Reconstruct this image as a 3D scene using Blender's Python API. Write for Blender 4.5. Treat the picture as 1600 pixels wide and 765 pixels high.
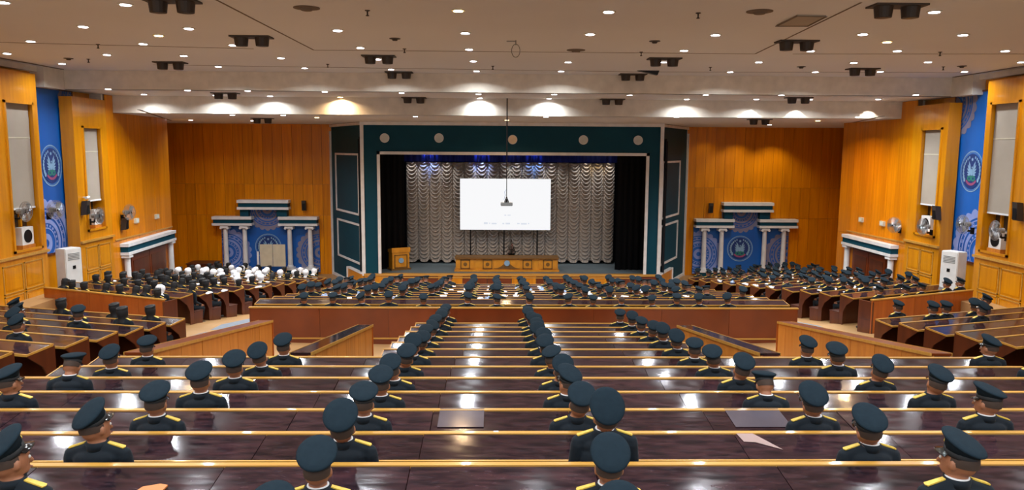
import bpy, bmesh, math, random
from mathutils import Vector, Matrix, Euler
random.seed(7)
for o in list(bpy.data.objects): bpy.data.objects.remove(o)
SC = bpy.context.scene
COL = SC.collection
CZ = 6.36                      # camera height above the floor in front of the stage
F_PX, PITCH, YAW, ROLL = 1190.14, 0.1250, 0.0204, 0.0067

# ------------------------------------------------------------------ camera
cp, sp, cy, sy = math.cos(PITCH), math.sin(PITCH), math.cos(YAW), math.sin(YAW)
FW = Vector((sy*cp, cy*cp, -sp)); R0 = Vector((cy, -sy, 0)); U0 = R0.cross(FW)
cr, sr = math.cos(ROLL), math.sin(ROLL)
RX = cr*R0 + sr*U0; UX = -sr*R0 + cr*U0
cam_d = bpy.data.cameras.new('camera'); cam = bpy.data.objects.new('camera', cam_d); COL.objects.link(cam)
cam_d.sensor_width = 36; cam_d.lens = F_PX/1600*36; cam_d.clip_end = 200
M3 = Matrix((RX, UX, -FW)).transposed()
cam.matrix_world = Matrix.Translation((0, 0, CZ)) @ M3.to_4x4()
SC.camera = cam

# ------------------------------------------------------------------ world, exposure
SC.view_settings.view_transform = 'Standard'; SC.view_settings.look = 'None'
SC.view_settings.gamma = 1; SC.view_settings.exposure = -0.08
SC.view_settings.use_curve_mapping = False
W = bpy.data.worlds.new('world'); SC.world = W; W.use_nodes = True
W.node_tree.nodes['Background'].inputs[0].default_value = (0.80, 0.91, 1.0, 1)
W.node_tree.nodes['Background'].inputs[1].default_value = 1.9
LAMP_W = 50.0        # one ceiling downlight
LAMP_EMIT = 14.0

# ------------------------------------------------------------------ measuring helpers: a pixel's ray meets a known plane
def ray(x, y): return FW*F_PX + RX*(x-800) - UX*(y-382.5)
def at_z(x, y, z): d = ray(x, y); v = d*((z-CZ)/d.z); return Vector((v.x, v.y, z))
def at_y(x, y, Y): d = ray(x, y); v = d*(Y/d.y); return Vector((v.x, Y, v.z+CZ))
def at_x(x, y, X): d = ray(x, y); v = d*(X/d.x); return Vector((X, v.y, v.z+CZ))
def at_pl(x, y, p, d2):
    n = Vector((d2[1], -d2[0], 0)); d = ray(x, y); o = Vector((p[0], p[1], 0))
    t = n.dot(o)/n.dot(d); v = d*t; return Vector((v.x, v.y, v.z+CZ))

# ------------------------------------------------------------------ materials
def s2l(c):
    return tuple(((v/255)/12.92 if v/255 <= .04045 else ((v/255+.055)/1.055)**2.4) for v in c) + (1,)
MATS = {}
def mat(name, col, rough=.5, metal=0, coat=0, spec=.5, emit=None, es=0, noise=None, bump=0, rnd=0, sheen=0):
    """noise = (scale xyz, second colour, contrast) : procedural variation in object coordinates"""
    if name in MATS: return MATS[name]
    m = bpy.data.materials.new(name); m.use_nodes = True; nt = m.node_tree; b = nt.nodes['Principled BSDF']
    c = s2l(col); b.inputs['Base Color'].default_value = c
    b.inputs['Roughness'].default_value = rough; b.inputs['Metallic'].default_value = metal
    b.inputs['Coat Weight'].default_value = coat; b.inputs['Coat Roughness'].default_value = .08
    b.inputs['Specular IOR Level'].default_value = spec
    if sheen: b.inputs['Sheen Weight'].default_value = sheen
    tc = nt.nodes.new('ShaderNodeTexCoord'); mp = nt.nodes.new('ShaderNodeMapping')
    nt.links.new(tc.outputs['Object'], mp.inputs['Vector'])
    nz = nt.nodes.new('ShaderNodeTexNoise'); nz.inputs['Detail'].default_value = 6
    nt.links.new(mp.outputs['Vector'], nz.inputs['Vector'])
    sc, c2, k = noise if noise else ((3, 3, 3), [v*.9 for v in col], .5)
    mp.inputs['Scale'].default_value = sc; nz.inputs['Scale'].default_value = 1
    oi = nt.nodes.new('ShaderNodeObjectInfo')
    if rnd:
        vm = nt.nodes.new('ShaderNodeVectorMath'); vm.operation = 'SCALE'; vm.inputs['Scale'].default_value = 17
        cx = nt.nodes.new('ShaderNodeCombineXYZ'); nt.links.new(oi.outputs['Random'], cx.inputs[0]); nt.links.new(oi.outputs['Random'], cx.inputs[1])
        nt.links.new(cx.outputs[0], vm.inputs[0]); nt.links.new(vm.outputs[0], mp.inputs['Location'])
    rp = nt.nodes.new('ShaderNodeValToRGB'); rp.color_ramp.elements[0].position = .5-k/2; rp.color_ramp.elements[1].position = .5+k/2
    rp.color_ramp.elements[0].color = c; rp.color_ramp.elements[1].color = s2l(c2)
    nt.links.new(nz.outputs['Fac'], rp.inputs['Fac'])
    out = rp.outputs['Color']
    if rnd:
        hs = nt.nodes.new('ShaderNodeHueSaturation'); mr = nt.nodes.new('ShaderNodeMapRange')
        mr.inputs['To Min'].default_value = 1-rnd; mr.inputs['To Max'].default_value = 1+rnd
        nt.links.new(oi.outputs['Random'], mr.inputs['Value']); nt.links.new(mr.outputs[0], hs.inputs['Value'])
        nt.links.new(out, hs.inputs['Color']); out = hs.outputs['Color']
    nt.links.new(out, b.inputs['Base Color'])
    if bump:
        bp = nt.nodes.new('ShaderNodeBump'); bp.inputs['Strength'].default_value = bump; bp.inputs['Distance'].default_value = .01
        nt.links.new(nz.outputs['Fac'], bp.inputs['Height']); nt.links.new(bp.outputs[0], b.inputs['Normal'])
    if emit:
        b.inputs['Emission Color'].default_value = s2l(emit); b.inputs['Emission Strength'].default_value = es
    MATS[name] = m; return m

M = dict(
 wall=mat('varnished_wood_wall', (220, 138, 0), .33, coat=.12, spec=.35, noise=((9, 9, .5), (190, 108, 0), .5), rnd=.10),
 wall2=mat('yellow_varnished_wood', (210, 140, 6), .3, coat=.25, noise=((9, 9, .6), (184, 112, 3), .5), rnd=.06),
 barrier=mat('red_brown_veneer', (116, 50, 14), .3, coat=.2, noise=((1.2, 9, 1.2), (92, 36, 9), .5), rnd=.08),
 obarrier=mat('orange_brown_veneer', (172, 90, 26), .3, coat=.3, noise=((7, 7, .7), (142, 66, 16), .5), rnd=.08),
 plank=mat('light_pine_board', (196, 128, 48), .4, coat=.1, noise=((9, 9, .6), (170, 100, 32), .5), rnd=.10),
 gold=mat('golden_wood_rail', (196, 150, 70), .3, coat=.35, noise=((.8, 14, 14), (168, 118, 44), .6), rnd=.05),
 end=mat('dark_brown_end_board', (98, 48, 22), .35, coat=.2, noise=((5, 5, 1), (70, 32, 16), .5), rnd=.08),
 seat=mat('bench_seat_board', (84, 44, 30), .4, noise=((1, 8, 8), (60, 30, 20), .5)),
 ceil=mat('warm_white_ceiling_paint', (216, 218, 222), .85, noise=((.3, .3, .3), (209, 210, 213), .6)),
 ceil_edge=mat('cream_cornice_paint', (222, 214, 200), .8),
 seam=mat('dark_ceiling_joint', (112, 98, 84), .9),
 floor=mat('tan_floor_tile', (176, 138, 92), .4, noise=((.8, .8, .8), (150, 116, 76), .6)),
 carpet=mat('grey_blue_aisle_carpet', (118, 126, 134), .9, noise=((6, 6, 6), (104, 112, 122), .6)),
 stagef=mat('grey_blue_stage_floor', (92, 108, 116), .6, noise=((2, 2, 2), (78, 92, 102), .6)),
 teal=mat('dark_teal_paint', (0, 66, 84), .6, spec=.2, noise=((.7, .7, .7), (0, 56, 74), .6)),
 white=mat('white_gloss_paint', (226, 228, 230), .4),
 black=mat('black_stage_drape', (10, 13, 24), .9, noise=((14, 14, .5), (5, 7, 14), .5)),
 blued=mat('blue_valance_cloth', (34, 62, 190), .8, noise=((14, 14, .8), (20, 40, 140), .5)),
 curtain=mat('silver_satin_curtain', (176, 168, 160), .45, spec=.3, sheen=0, noise=((3, 3, 1), (160, 154, 148), .6)),
 screen=mat('lit_white_screen', (20, 20, 20), .5, emit=(252, 253, 255), es=1.0),
 metal=mat('dark_metal', (28, 28, 30), .4, metal=.6),
 dkbox=mat('dark_brown_lamp_housing', (52, 42, 34), .6),
 plastic=mat('white_plastic', (225, 224, 220), .4),
 grey=mat('grey_plastic', (130, 132, 130), .5),
 chrome=mat('brushed_steel', (180, 182, 184), .3, metal=.9),
 beige=mat('beige_board', (200, 192, 168), .6),
 blind=mat('taupe_roller_blind', (160, 150, 136), .8, noise=((2, 2, 2), (152, 142, 128), .6)),
 glass=mat('dark_window_glass', (46, 40, 34), .08, spec=.8),
 uniform=mat('black_uniform_cloth', (15, 25, 33), .8, spec=.2, sheen=.05, noise=((30, 30, 30), (11, 19, 26), .6)),
 capc=mat('dark_slate_cap_cloth', (24, 37, 45), .9, spec=.12, noise=((30, 30, 30), (19, 31, 39), .6)),
 capb=mat('black_cap_band', (14, 16, 18), .7),
 visor=mat('black_patent_visor', (10, 10, 12), .12, coat=.6),
 epau=mat('gold_epaulette_braid', (222, 196, 84), .45, metal=.25, noise=((60, 60, 60), (196, 160, 60), .6)),
 skin=mat('brown_skin', (150, 98, 68), .55, noise=((12, 12, 12), (138, 88, 60), .6)),
 hair=mat('black_short_hair', (58, 40, 28), .8),
 shirt=mat('white_shirt_collar_cloth', (215, 215, 215), .7),
 scarf=mat('black_headscarf_cloth', (12, 12, 14), .8),
 wscarf=mat('white_headscarf_cloth', (232, 234, 238), .75),
 eyew=mat('eye_white', (225, 222, 216), .3), eyed=mat('dark_iris', (30, 20, 14), .2), lip=mat('lips', (130, 72, 60), .5),
 banner=mat('royal_blue_banner_print', (0, 100, 188), .5, noise=((.5, .5, .35), (0, 64, 142), .8)),
 lace=mat('pale_lilac_lace_print', (134, 150, 206), .55), lace2=mat('grey_lilac_lace_print', (124, 122, 146), .55),
 navy=mat('navy_emblem_disc', (4, 50, 116), .5), em_w=mat('pale_emblem_print', (132, 172, 206), .5),
 em_g=mat('green_emblem_print', (30, 120, 110), .5), em_r=mat('red_emblem_ribbon', (150, 74, 116), .5),
 podium=mat('carved_yellow_wood', (214, 150, 36), .35, coat=.2, noise=((4, 4, 4), (184, 118, 22), .6)),
 podium_d=mat('dark_carved_wood', (120, 84, 26), .5, noise=((20, 20, 20), (90, 60, 18), .6)),
 paper=mat('white_paper', (232, 234, 240), .6), pblue=mat('pale_blue_plastic', (150, 172, 206), .4),
 tab=mat('tan_writing_board', (190, 110, 44), .4),
 warm=mat('lit_warm_lamp', (255, 236, 200), .5, emit=(255, 214, 150), es=LAMP_EMIT*1.2),
 cool=mat('lit_white_lamp', (255, 255, 255), .5, emit=(246, 244, 255), es=LAMP_EMIT),
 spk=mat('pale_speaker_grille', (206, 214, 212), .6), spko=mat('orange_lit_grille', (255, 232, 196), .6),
)
# glossy dark desktop laminate: mottled maroon brown with fine scratches and patchy gloss
def desk_mat():
    m = mat('dark_marbled_desk_laminate', (54, 34, 38), .2, coat=.1, noise=((5, 20, 20), (22, 16, 22), .32), rnd=.22, spec=.38)
    nt = m.node_tree; b = nt.nodes['Principled BSDF']
    src = b.inputs['Base Color'].links[0].from_socket
    tc = nt.nodes.new('ShaderNodeTexCoord')
    n2 = nt.nodes.new('ShaderNodeTexNoise'); n2.inputs['Scale'].default_value = 18; n2.inputs['Detail'].default_value = 5; n2.inputs['Roughness'].default_value = .7
    m2 = nt.nodes.new('ShaderNodeMapping'); m2.inputs['Scale'].default_value = (.6, 1.6, 1)
    nt.links.new(tc.outputs['Object'], m2.inputs[0]); nt.links.new(m2.outputs[0], n2.inputs['Vector'])
    r2 = nt.nodes.new('ShaderNodeMapRange'); r2.inputs['From Min'].default_value = .56; r2.inputs['From Max'].default_value = .74; r2.inputs['To Max'].default_value = .2
    nt.links.new(n2.outputs['Fac'], r2.inputs['Value'])
    mx = nt.nodes.new('ShaderNodeMix'); mx.data_type = 'RGBA'; mx.inputs['B'].default_value = s2l((104, 92, 104))
    nt.links.new(r2.outputs[0], mx.inputs['Factor']); nt.links.new(src, mx.inputs['A']); nt.links.new(mx.outputs['Result'], b.inputs['Base Color'])
    n1 = nt.nodes.new('ShaderNodeTexNoise'); n1.inputs['Scale'].default_value = 9; n1.inputs['Detail'].default_value = 8
    mp = nt.nodes.new('ShaderNodeMapping'); mp.inputs['Scale'].default_value = (.5, 2, 1)
    nt.links.new(tc.outputs['Object'], mp.inputs[0]); nt.links.new(mp.outputs[0], n1.inputs['Vector'])
    r = nt.nodes.new('ShaderNodeMapRange'); r.inputs['From Min'].default_value = .3; r.inputs['From Max'].default_value = .7
    r.inputs['To Min'].default_value = .05; r.inputs['To Max'].default_value = .15
    nt.links.new(n1.outputs['Fac'], r.inputs['Value']); nt.links.new(r.outputs[0], b.inputs['Roughness'])
    bp = nt.nodes.new('ShaderNodeBump'); bp.inputs['Strength'].default_value = .015; bp.inputs['Distance'].default_value = .01
    nt.links.new(n1.outputs['Fac'], bp.inputs['Height']); nt.links.new(bp.outputs[0], b.inputs['Normal'])
    return m
M['desk'] = desk_mat()

# ------------------------------------------------------------------ mesh helpers
def box(bm, a, b, mi=0):
    x0, y0, z0 = a; x1, y1, z1 = b
    v = [bm.verts.new(p) for p in ((x0,y0,z0),(x1,y0,z0),(x1,y1,z0),(x0,y1,z0),(x0,y0,z1),(x1,y0,z1),(x1,y1,z1),(x0,y1,z1))]
    for f in ((3,2,1,0),(4,5,6,7),(0,1,5,4),(1,2,6,5),(2,3,7,6),(3,0,4,7)):
        bm.faces.new([v[i] for i in f]).material_index = mi
def hexa(bm, lo, hi, mi=0):
    """lo, hi: four points each, same order"""
    v = [bm.verts.new(p) for p in list(lo)+list(hi)]
    for f in ((3,2,1,0),(4,5,6,7),(0,1,5,4),(1,2,6,5),(2,3,7,6),(3,0,4,7)):
        bm.faces.new([v[i] for i in f]).material_index = mi
def prism(bm, pts, vec, mi=0):
    vec = Vector(vec); a = [bm.verts.new(p) for p in pts]; b = [bm.verts.new(Vector(p)+vec) for p in pts]
    bm.faces.new(a[::-1]).material_index = mi; bm.faces.new(b).material_index = mi
    n = len(a)
    for i in range(n): bm.faces.new((a[i], a[(i+1) % n], b[(i+1) % n], b[i])).material_index = mi
def tube(bm, p, q, r0, r1=None, n=10, mi=0, cap=True):
    p, q = Vector(p), Vector(q); r1 = r0 if r1 is None else r1
    d = (q-p).normalized(); a = d.orthogonal().normalized(); b = d.cross(a)
    A = [bm.verts.new(p+(a*math.cos(t)+b*math.sin(t))*r0) for t in (2*math.pi*i/n for i in range(n))]
    B = [bm.verts.new(q+(a*math.cos(t)+b*math.sin(t))*r1) for t in (2*math.pi*i/n for i in range(n))]
    for i in range(n): bm.faces.new((A[i], A[(i+1) % n], B[(i+1) % n], B[i])).material_index = mi
    if cap: bm.faces.new(A[::-1]).material_index = mi; bm.faces.new(B).material_index = mi
def lathe(bm, prof, c=(0,0,0), n=24, mi=0, sx=1, sy=1):
    rings = []
    for r, z in prof:
        rings.append([bm.verts.new((c[0]+r*sx*math.cos(2*math.pi*i/n), c[1]+r*sy*math.sin(2*math.pi*i/n), c[2]+z)) for i in range(n)])
    for a, b in zip(rings, rings[1:]):
        for i in range(n): bm.faces.new((a[i], a[(i+1) % n], b[(i+1) % n], b[i])).material_index = mi
    bm.faces.new(rings[0][::-1]).material_index = mi; bm.faces.new(rings[-1]).material_index = mi
def ball(bm, c, r, u=12, v=8, mi=0, mtx=None):
    if not hasattr(r, '__len__'): r = (r, r, r)
    rings = []; c = Vector(c)
    def P(th, ph):
        p = Vector((r[0]*math.sin(th)*math.cos(ph), r[1]*math.sin(th)*math.sin(ph), r[2]*math.cos(th)))
        if mtx: p = mtx @ p
        return bm.verts.new(c+p)
    top = P(0, 0); bot = P(math.pi, 0)
    for j in range(1, v): rings.append([P(math.pi*j/v, 2*math.pi*i/u) for i in range(u)])
    for i in range(u):
        bm.faces.new((top, rings[0][i], rings[0][(i+1) % u])).material_index = mi
        bm.faces.new((bot, rings[-1][(i+1) % u], rings[-1][i])).material_index = mi
    for a, b in zip(rings, rings[1:]):
        for i in range(u): bm.faces.new((a[i], b[i], b[(i+1) % u], a[(i+1) % u])).material_index = mi
def beam(bm, p, q, w, t, nrm, mi=0, lift=0):
    """flat bar from p to q, width w in the plane normal to nrm, standing t proud along nrm"""
    p, q, n = Vector(p), Vector(q), Vector(nrm).normalized(); d = (q-p).normalized(); s = n.cross(d).normalized()*w/2
    p = p+n*lift-d*w/2; q = q+n*lift+d*w/2
    hexa(bm, [p-s, q-s, q+s, p+s], [p-s+n*t, q-s+n*t, q+s+n*t, p+s+n*t], mi)
def me_from(name, bm, mats, smooth=False):
    bmesh.ops.recalc_face_normals(bm, faces=bm.faces)
    me = bpy.data.meshes.new(name); bm.to_mesh(me); bm.free()
    for m in (mats if isinstance(mats, (list, tuple)) else [mats]): me.materials.append(M[m] if isinstance(m, str) else m)
    if smooth:
        for p in me.polygons: p.use_smooth = True
    return me
def link(name, me, parent=None, mtx=None):
    o = bpy.data.objects.new(name, me); COL.objects.link(o)
    if parent is not None: o.parent = parent
    if mtx is not None: o.matrix_local = mtx
    return o
def obj(name, bm, mats, parent=None, smooth=False, mtx=None):
    return link(name, me_from(name, bm, mats, smooth), parent, mtx)
def empty(name, loc=(0,0,0), rz=0, parent=None):
    o = bpy.data.objects.new(name, None); COL.objects.link(o); o.location = loc; o.rotation_euler = (0, 0, rz)
    o.empty_display_size = .2
    if parent is not None: o.parent = parent
    return o
def tag(o, label, cat, group=None):
    if len(label.replace('-', ' ').split()) > 16: LONG.add(' '.join(label.split()))
    o['label'] = label; o['category'] = cat
    if group: o['group'] = group
    return o
LONG = set()
def struct(o): o['kind'] = 'structure'; return o
def B(): return bmesh.new()
def copy_tree(o, parent=None):
    c = o.copy(); COL.objects.link(c)
    if parent is not None: c.parent = parent; c.matrix_parent_inverse = o.matrix_parent_inverse.copy()
    for ch in KIDS.get(o.name, ()): copy_tree(ch, c)
    return c
KIDS = {}
def register(o):
    KIDS[o.name] = list(o.children)
    for ch in o.children: register(ch)
ORD = ['first','second','third','fourth','fifth','sixth','seventh','eighth','ninth','tenth','eleventh','twelfth','thirteenth','fourteenth','fifteenth','sixteenth','seventeenth','eighteenth','nineteenth','twentieth']

# ------------------------------------------------------------------ heights
def lerp_knots(x, kn):
    if x <= kn[0][0]:
        (a, b), (c, d) = kn[0], kn[1]; return b+(x-a)*(d-b)/(c-a)
    for (a, b), (c, d) in zip(kn, kn[1:]):
        if x <= c: return b+(x-a)*(d-b)/(c-a)
    return kn[-1][1]
FLK = [(5.106, 3.135), (16.5, 4.762), (19.14, 5.0), (20.1, 5.0), (28.6, 5.95), (32.0, 6.36), (60, 6.36)]
def yeff(X, Y):
    dx = abs(X-.74)
    return Y-.3*max(0, dx-3.9)*min(1, max(0, 1-(Y-20)/12))
def zfloor(X, Y): return CZ-lerp_knots(yeff(X, Y), FLK)
ZT = lambda Y: CZ-(2.185+.1428*(Y-5.106))      # top of the upper desk panels over the slope
CEIL1, CEIL2, CEIL3 = CZ+2.335, CZ+1.76, CZ+1.165
YA, YB, YW = 24.35, 27.2, 38.5                 # ceiling steps, rear wall
XL, XR = -13.3, 14.3                           # faces of the wall piers
ZSTAGE = CZ-5.6384

# ------------------------------------------------------------------ floor, ceiling, walls
bm = B(); nx, ny = 44, 62; X0, X1, Y0, Y1 = -18.5, 19.5, -4, 39
vs = [[bm.verts.new((X0+(X1-X0)*i/nx, Y0+(Y1-Y0)*j/ny, zfloor(X0+(X1-X0)*i/nx, Y0+(Y1-Y0)*j/ny))) for i in range(nx+1)] for j in range(ny+1)]
for j in range(ny):
    for i in range(nx): bm.faces.new((vs[j][i], vs[j][i+1], vs[j+1][i+1], vs[j+1][i]))
FLOOR = struct(obj('floor', bm, 'floor'))
# grey-blue aisle carpets between the lower blocks, laid just above the floor
for nm, (xa, xb), (ya, yb), sl in (('aisle_runner', (-8.15, -6.85), (18.4, 31.0), .12), ('aisle_runner', (8.55, 9.75), (18.4, 31.0), -.15)):
    bm = B(); n = 30; L = []
    for j in range(n+1):
        Y = ya+(yb-ya)*j/n; L.append([bm.verts.new((x, Y, zfloor(x, Y)+.012)) for x in (xa+sl*(Y-18.4), xb+sl*(Y-18.4))])
    for j in range(n): bm.faces.new((L[j][0], L[j][1], L[j+1][1], L[j+1][0]))
    o = obj(nm, bm, 'carpet'); tag(o, 'grey-blue carpet runner in the aisle %s of the centre block' % ('left' if xa < 0 else 'right'), 'carpet')

bm = B()
box(bm, (XL-.9, -4, CEIL1), (XR+.9, YA, CEIL1+.2))
CE = struct(obj('ceiling', bm, 'ceil'))
bm = B(); box(bm, (-15, YA, CEIL2), (16, YB, CEIL2+.5)); o = struct(obj('ceiling_step', bm, 'ceil')); 
bm = B(); box(bm, (-18.5, YB, CEIL3), (19.5, YW+.3, CEIL3+.5)); struct(obj('ceiling_front', bm, 'ceil'))
bm = B(); box(bm, (-15, YA-.02, CEIL2), (16, YA+.2, CEIL1+.05)); struct(obj('beam', bm, 'ceil_edge'))
bm = B(); box(bm, (-15, YB-.02, CEIL3), (16, YB+.2, CEIL2+.05)); struct(obj('beam', bm, 'ceil_edge'))
# cornice blocks where the steps meet the side walls
k = 1
for sx, xw in ((-1, XL), (1, XR)):
    for ya, yb, za, zb in ((YA-1.1, YA-.02, CEIL2-.02, CEIL1), (YB-.7, YB-.02, CEIL3, CEIL2), (-4, YA, CEIL1-.16, CEIL1)):
        bm = B(); xo = xw+sx*(.12 if za < CEIL1-.3 else .3)
        box(bm, (min(xo, xo+sx*1.2), ya, za), (max(xo, xo+sx*1.2), yb, zb)); struct(obj('trim_%d' % k, bm, 'ceil_edge')); k += 1
# dark slot along the main ceiling beside each side wall
for sx, xw in ((-1, XL), (1, XR)):
    bm = B(); box(bm, (xw-sx*.0-.05, 5, CEIL1-.012), (xw+.05, YA-.3, CEIL1+.01)); struct(obj('trim_%d' % k, bm, 'seam')); k += 1
    p, q = (at_z(217, 171, CEIL3), at_z(267, 188, CEIL3)) if sx < 0 else (at_z(1380, 181, CEIL3), at_z(1325, 193, CEIL3))
    bm = B(); beam(bm, p, q, .09, .01, (0, 0, -1)); struct(obj('trim_%d' % k, bm, 'seam')); k += 1
# fine joints of the main ceiling panels
segs = [((300, -20), (490, 78)), ((490, 78), (1180, 84)), ((1180, 84), (1345, 4)), ((0, 66), (395, 76)), ((1240, 84), (1600, 84)),
        ((240, 101), (990, 112)), ((990, 112), (1500, 113))]
for (a, b) in segs:
    bm = B(); beam(bm, at_z(*a, CEIL1), at_z(*b, CEIL1), .035, .006, (0, 0, -1)); struct(obj('trim_%d' % k, bm, 'seam')); k += 1

def wall_panels(name, p, q, z0, z1f, n, mats, thick=.03, nrm=None, tiers=None):
    """structure wall of upright boards between plan points p and q; z0 and z1f give the foot and head"""
    p, q = Vector((p[0], p[1], 0)), Vector((q[0], q[1], 0)); d = (q-p); L = d.length; d.normalize()
    n_ = Vector(nrm).normalized()
    bm = B(); hexa(bm, [p+Vector((0,0,z0)), q+Vector((0,0,z0)), q-n_*.15+Vector((0,0,z0)), p-n_*.15+Vector((0,0,z0))],
                   [p+Vector((0,0,z1f)), q+Vector((0,0,z1f)), q-n_*.15+Vector((0,0,z1f)), p-n_*.15+Vector((0,0,z1f))])
    w = struct(obj(name, bm, 'seam'))
    tiers = tiers or [(z0, z1f)]
    for i in range(n):
        a = p+d*(L*i/n+.006); b = p+d*(L*(i+1)/n-.006)
        for (za, zb) in tiers:
            t = thick+random.uniform(-.004, .004); bm = B()
            hexa(bm, [a+n_*0+Vector((0,0,za)), b+Vector((0,0,za)), b+n_*t+Vector((0,0,za)), a+n_*t+Vector((0,0,za))],
                 [a+Vector((0,0,zb-.008)), b+Vector((0,0,zb-.008)), b+n_*t+Vector((0,0,zb-.008)), a+n_*t+Vector((0,0,zb-.008))])
            obj('panel', bm, mats, w)
    return w
CXL, CXR = -16.55, 17.9       # rear corners of the hall
PSL, PSR = (-5.98, 34.16), (7.36, 34.16); QSL, QSR = (-8.25, 38.46), (9.55, 38.46)
wall_panels('wall_back', (CXL, YW), (QSL[0], YW), -.3, CEIL3+.05, 17, 'wall', nrm=(0, -1, 0), tiers=[(-.3, 3.0), (3.0, 4.55), (4.55, CEIL3+.05)])
wall_panels('wall_back', (QSR[0], YW), (CXR, YW), -.3, CEIL3+.05, 17, 'wall', nrm=(0, -1, 0), tiers=[(-.3, 2.95), (2.95, 4.5), (4.5, CEIL3+.05)])
# splayed side walls towards the stage
Y2 = 26.6
WL = {-1: [(-13.38, 26.6), (-13.66, 32.1), (CXL, YW)], 1: [(14.42, 26.2), (14.38, 31.6), (CXR, YW)]}
SIDE = {}
for s_, pts in WL.items():
    nm = 'wall_left' if s_ < 0 else 'wall_right'
    for i_, (p_, q_) in enumerate(zip(pts, pts[1:])):
        dv = Vector((q_[0]-p_[0], q_[1]-p_[1], 0)).normalized(); nr = Vector((dv.y, -dv.x, 0))*(-s_)
        if i_ == 0: SIDE[s_] = (Vector((p_[0], p_[1], 0)), dv, nr)
        wall_panels(nm, p_, q_, -.3, CEIL2+.02, 10, 'wall', nrm=nr, tiers=[(-.3, 3.05), (3.05, CEIL2)])
# recess walls behind the banners, and the hall's sides towards the viewer
for nm, x, s in (('wall_left', XL-.55, 1), ('wall_right', XR+.55, -1)):
    wall_panels(nm, (x, -4), (x, 26.6), .5, CEIL1+.1, 26, 'wall2', nrm=(s, 0, 0))

# piers with tall windows
def frame(bm, a, b, c, d, w, t, n):
    for p, q in ((a, b), (b, c), (c, d), (d, a)): beam(bm, p, q, w, t, n)
wn = 1
def pier(side, y0, y1, ztop, wy0, wy1, wz0, wz1, blind_z, label):
    """s = +1 faces +x (left wall)"""
    global wn
    s = 1 if side == 'left' else -1; x = XL if s > 0 else XR; back = x-s*.40
    bm = B(); X_ = sorted((back, x))
    # pier body as four blocks around the window opening
    for (ya, yb, za, zb) in ((y0, wy0, .6, ztop), (wy1, y1, .6, ztop), (wy0, wy1, .6, wz0), (wy0, wy1, wz1, ztop)):
        box(bm, (X_[0], ya, za), (X_[1], yb, zb))
    p = struct(obj('pillar', bm, 'wall2'))
    n = Vector((s, 0, 0))
    # window casing, sill, glazing, blind
    bm = B(); frame(bm, Vector((x, wy0, wz0)), Vector((x, wy1, wz0)), Vector((x, wy1, wz1)), Vector((x, wy0, wz1)), .07, .04, n)
    wdw = struct(obj('window_%d' % wn, bm, 'wall2')); wn += 1
    bm = B(); box(bm, (min(back, back+s*.02), wy0, wz0), (max(back, back+s*.02), wy1, wz1)); obj('pane', bm, 'glass', wdw)
    bm = B()
    for yy in (wy0+(wy1-wy0)*.34, wy0+(wy1-wy0)*.72): box(bm, (min(back+s*.02, back+s*.09), yy-.035, wz0), (max(back+s*.02, back+s*.09), yy+.035, blind_z+.3))
    obj('mullion', bm, 'wall2', wdw)
    bm = B(); box(bm, (min(back+s*.02, back+s*.07), wy0, wz0+.55), (max(back+s*.02, back+s*.07), wy1, wz0+.6)); obj('transom', bm, 'wall2', wdw)
    xb = x-s*.10
    bm = B(); box(bm, (min(xb, xb+s*.012), wy0+.03, blind_z), (max(xb, xb+s*.012), wy1-.03, wz1-.02))
    bl = obj('blind', bm, 'blind', wdw)
    bm = B(); box(bm, (min(xb-.02, xb+.03), wy0+.03, blind_z-.05), (max(xb-.02, xb+.03), wy1-.03, blind_z)); obj('bottom_bar', bm, 'white', bl)
    bm = B(); zz = wz0+(wz1-wz0)*.76; box(bm, (min(xb+s*.012, xb+s*.018), wy0+.03, zz), (max(xb+s*.012, xb+s*.018), wy1-.03, zz+.03)); obj('batten', bm, 'beige', bl)
    # dado moulding, lower raised panels
    bm = B(); zd = CZ-3.06
    box(bm, (min(x, x+s*.07), y0-.02, zd-.03), (max(x, x+s*.07), y1+.02, zd+.04)); obj('dado_rail', bm, 'gold', p)
    for (u0, u1) in ((.14, .49), (.53, .88)):
        for (za, zb) in ((zd-.95, zd-.2), (zd-1.75, zd-1.03)):
            ya, yb = y0+(y1-y0)*u0, y0+(y1-y0)*u1
            bm = B(); frame(bm, Vector((x, ya, za)), Vector((x, yb, za)), Vector((x, yb, zb)), Vector((x, ya, zb)), .03, .02, n); obj('panel_moulding', bm, 'gold', p)
            bm = B(); box(bm, (min(x, x+s*.012), ya+.08, za+.08), (max(x, x+s*.012), yb-.08, zb-.08)); obj('raised_panel', bm, 'wall2', p)
    return wdw
zs = CZ
pier('left', 20.2, 22.62, CZ+2.05, 21.1, 22.35, CZ-2.92, CZ+1.2, CZ-1.72, '')
pier('left', 24.45, 26.5, CZ+1.55, 24.95, 26.05, CZ-2.72, CZ+.62, CZ-1.75, '')
pier('right', 19.8, 22.3, CZ+2.05, 20.85, 22.05, CZ-2.88, CZ+1.4, CZ-1.72, '')
pier('right', 24.15, 26.2, CZ+1.55, 24.45, 25.6, CZ-2.75, CZ+.75, CZ-1.72, '')
# more panelled wall nearer than the piers
for nm, x, s, yb in (('wall_left', XL-.1, 1, 20.2), ('wall_right', XR+.1, -1, 19.8)):
    wall_panels(nm, (x, 8), (x, yb), .6, CZ+2.05, 14, 'wall2', nrm=(s, 0, 0))
    bm = B(); box(bm, (min(x, x+s*.09), 8, CZ-3.1), (max(x, x+s*.09), yb, CZ-3.02)); struct(obj('trim_%d' % k, bm, 'gold')); k += 1
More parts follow.
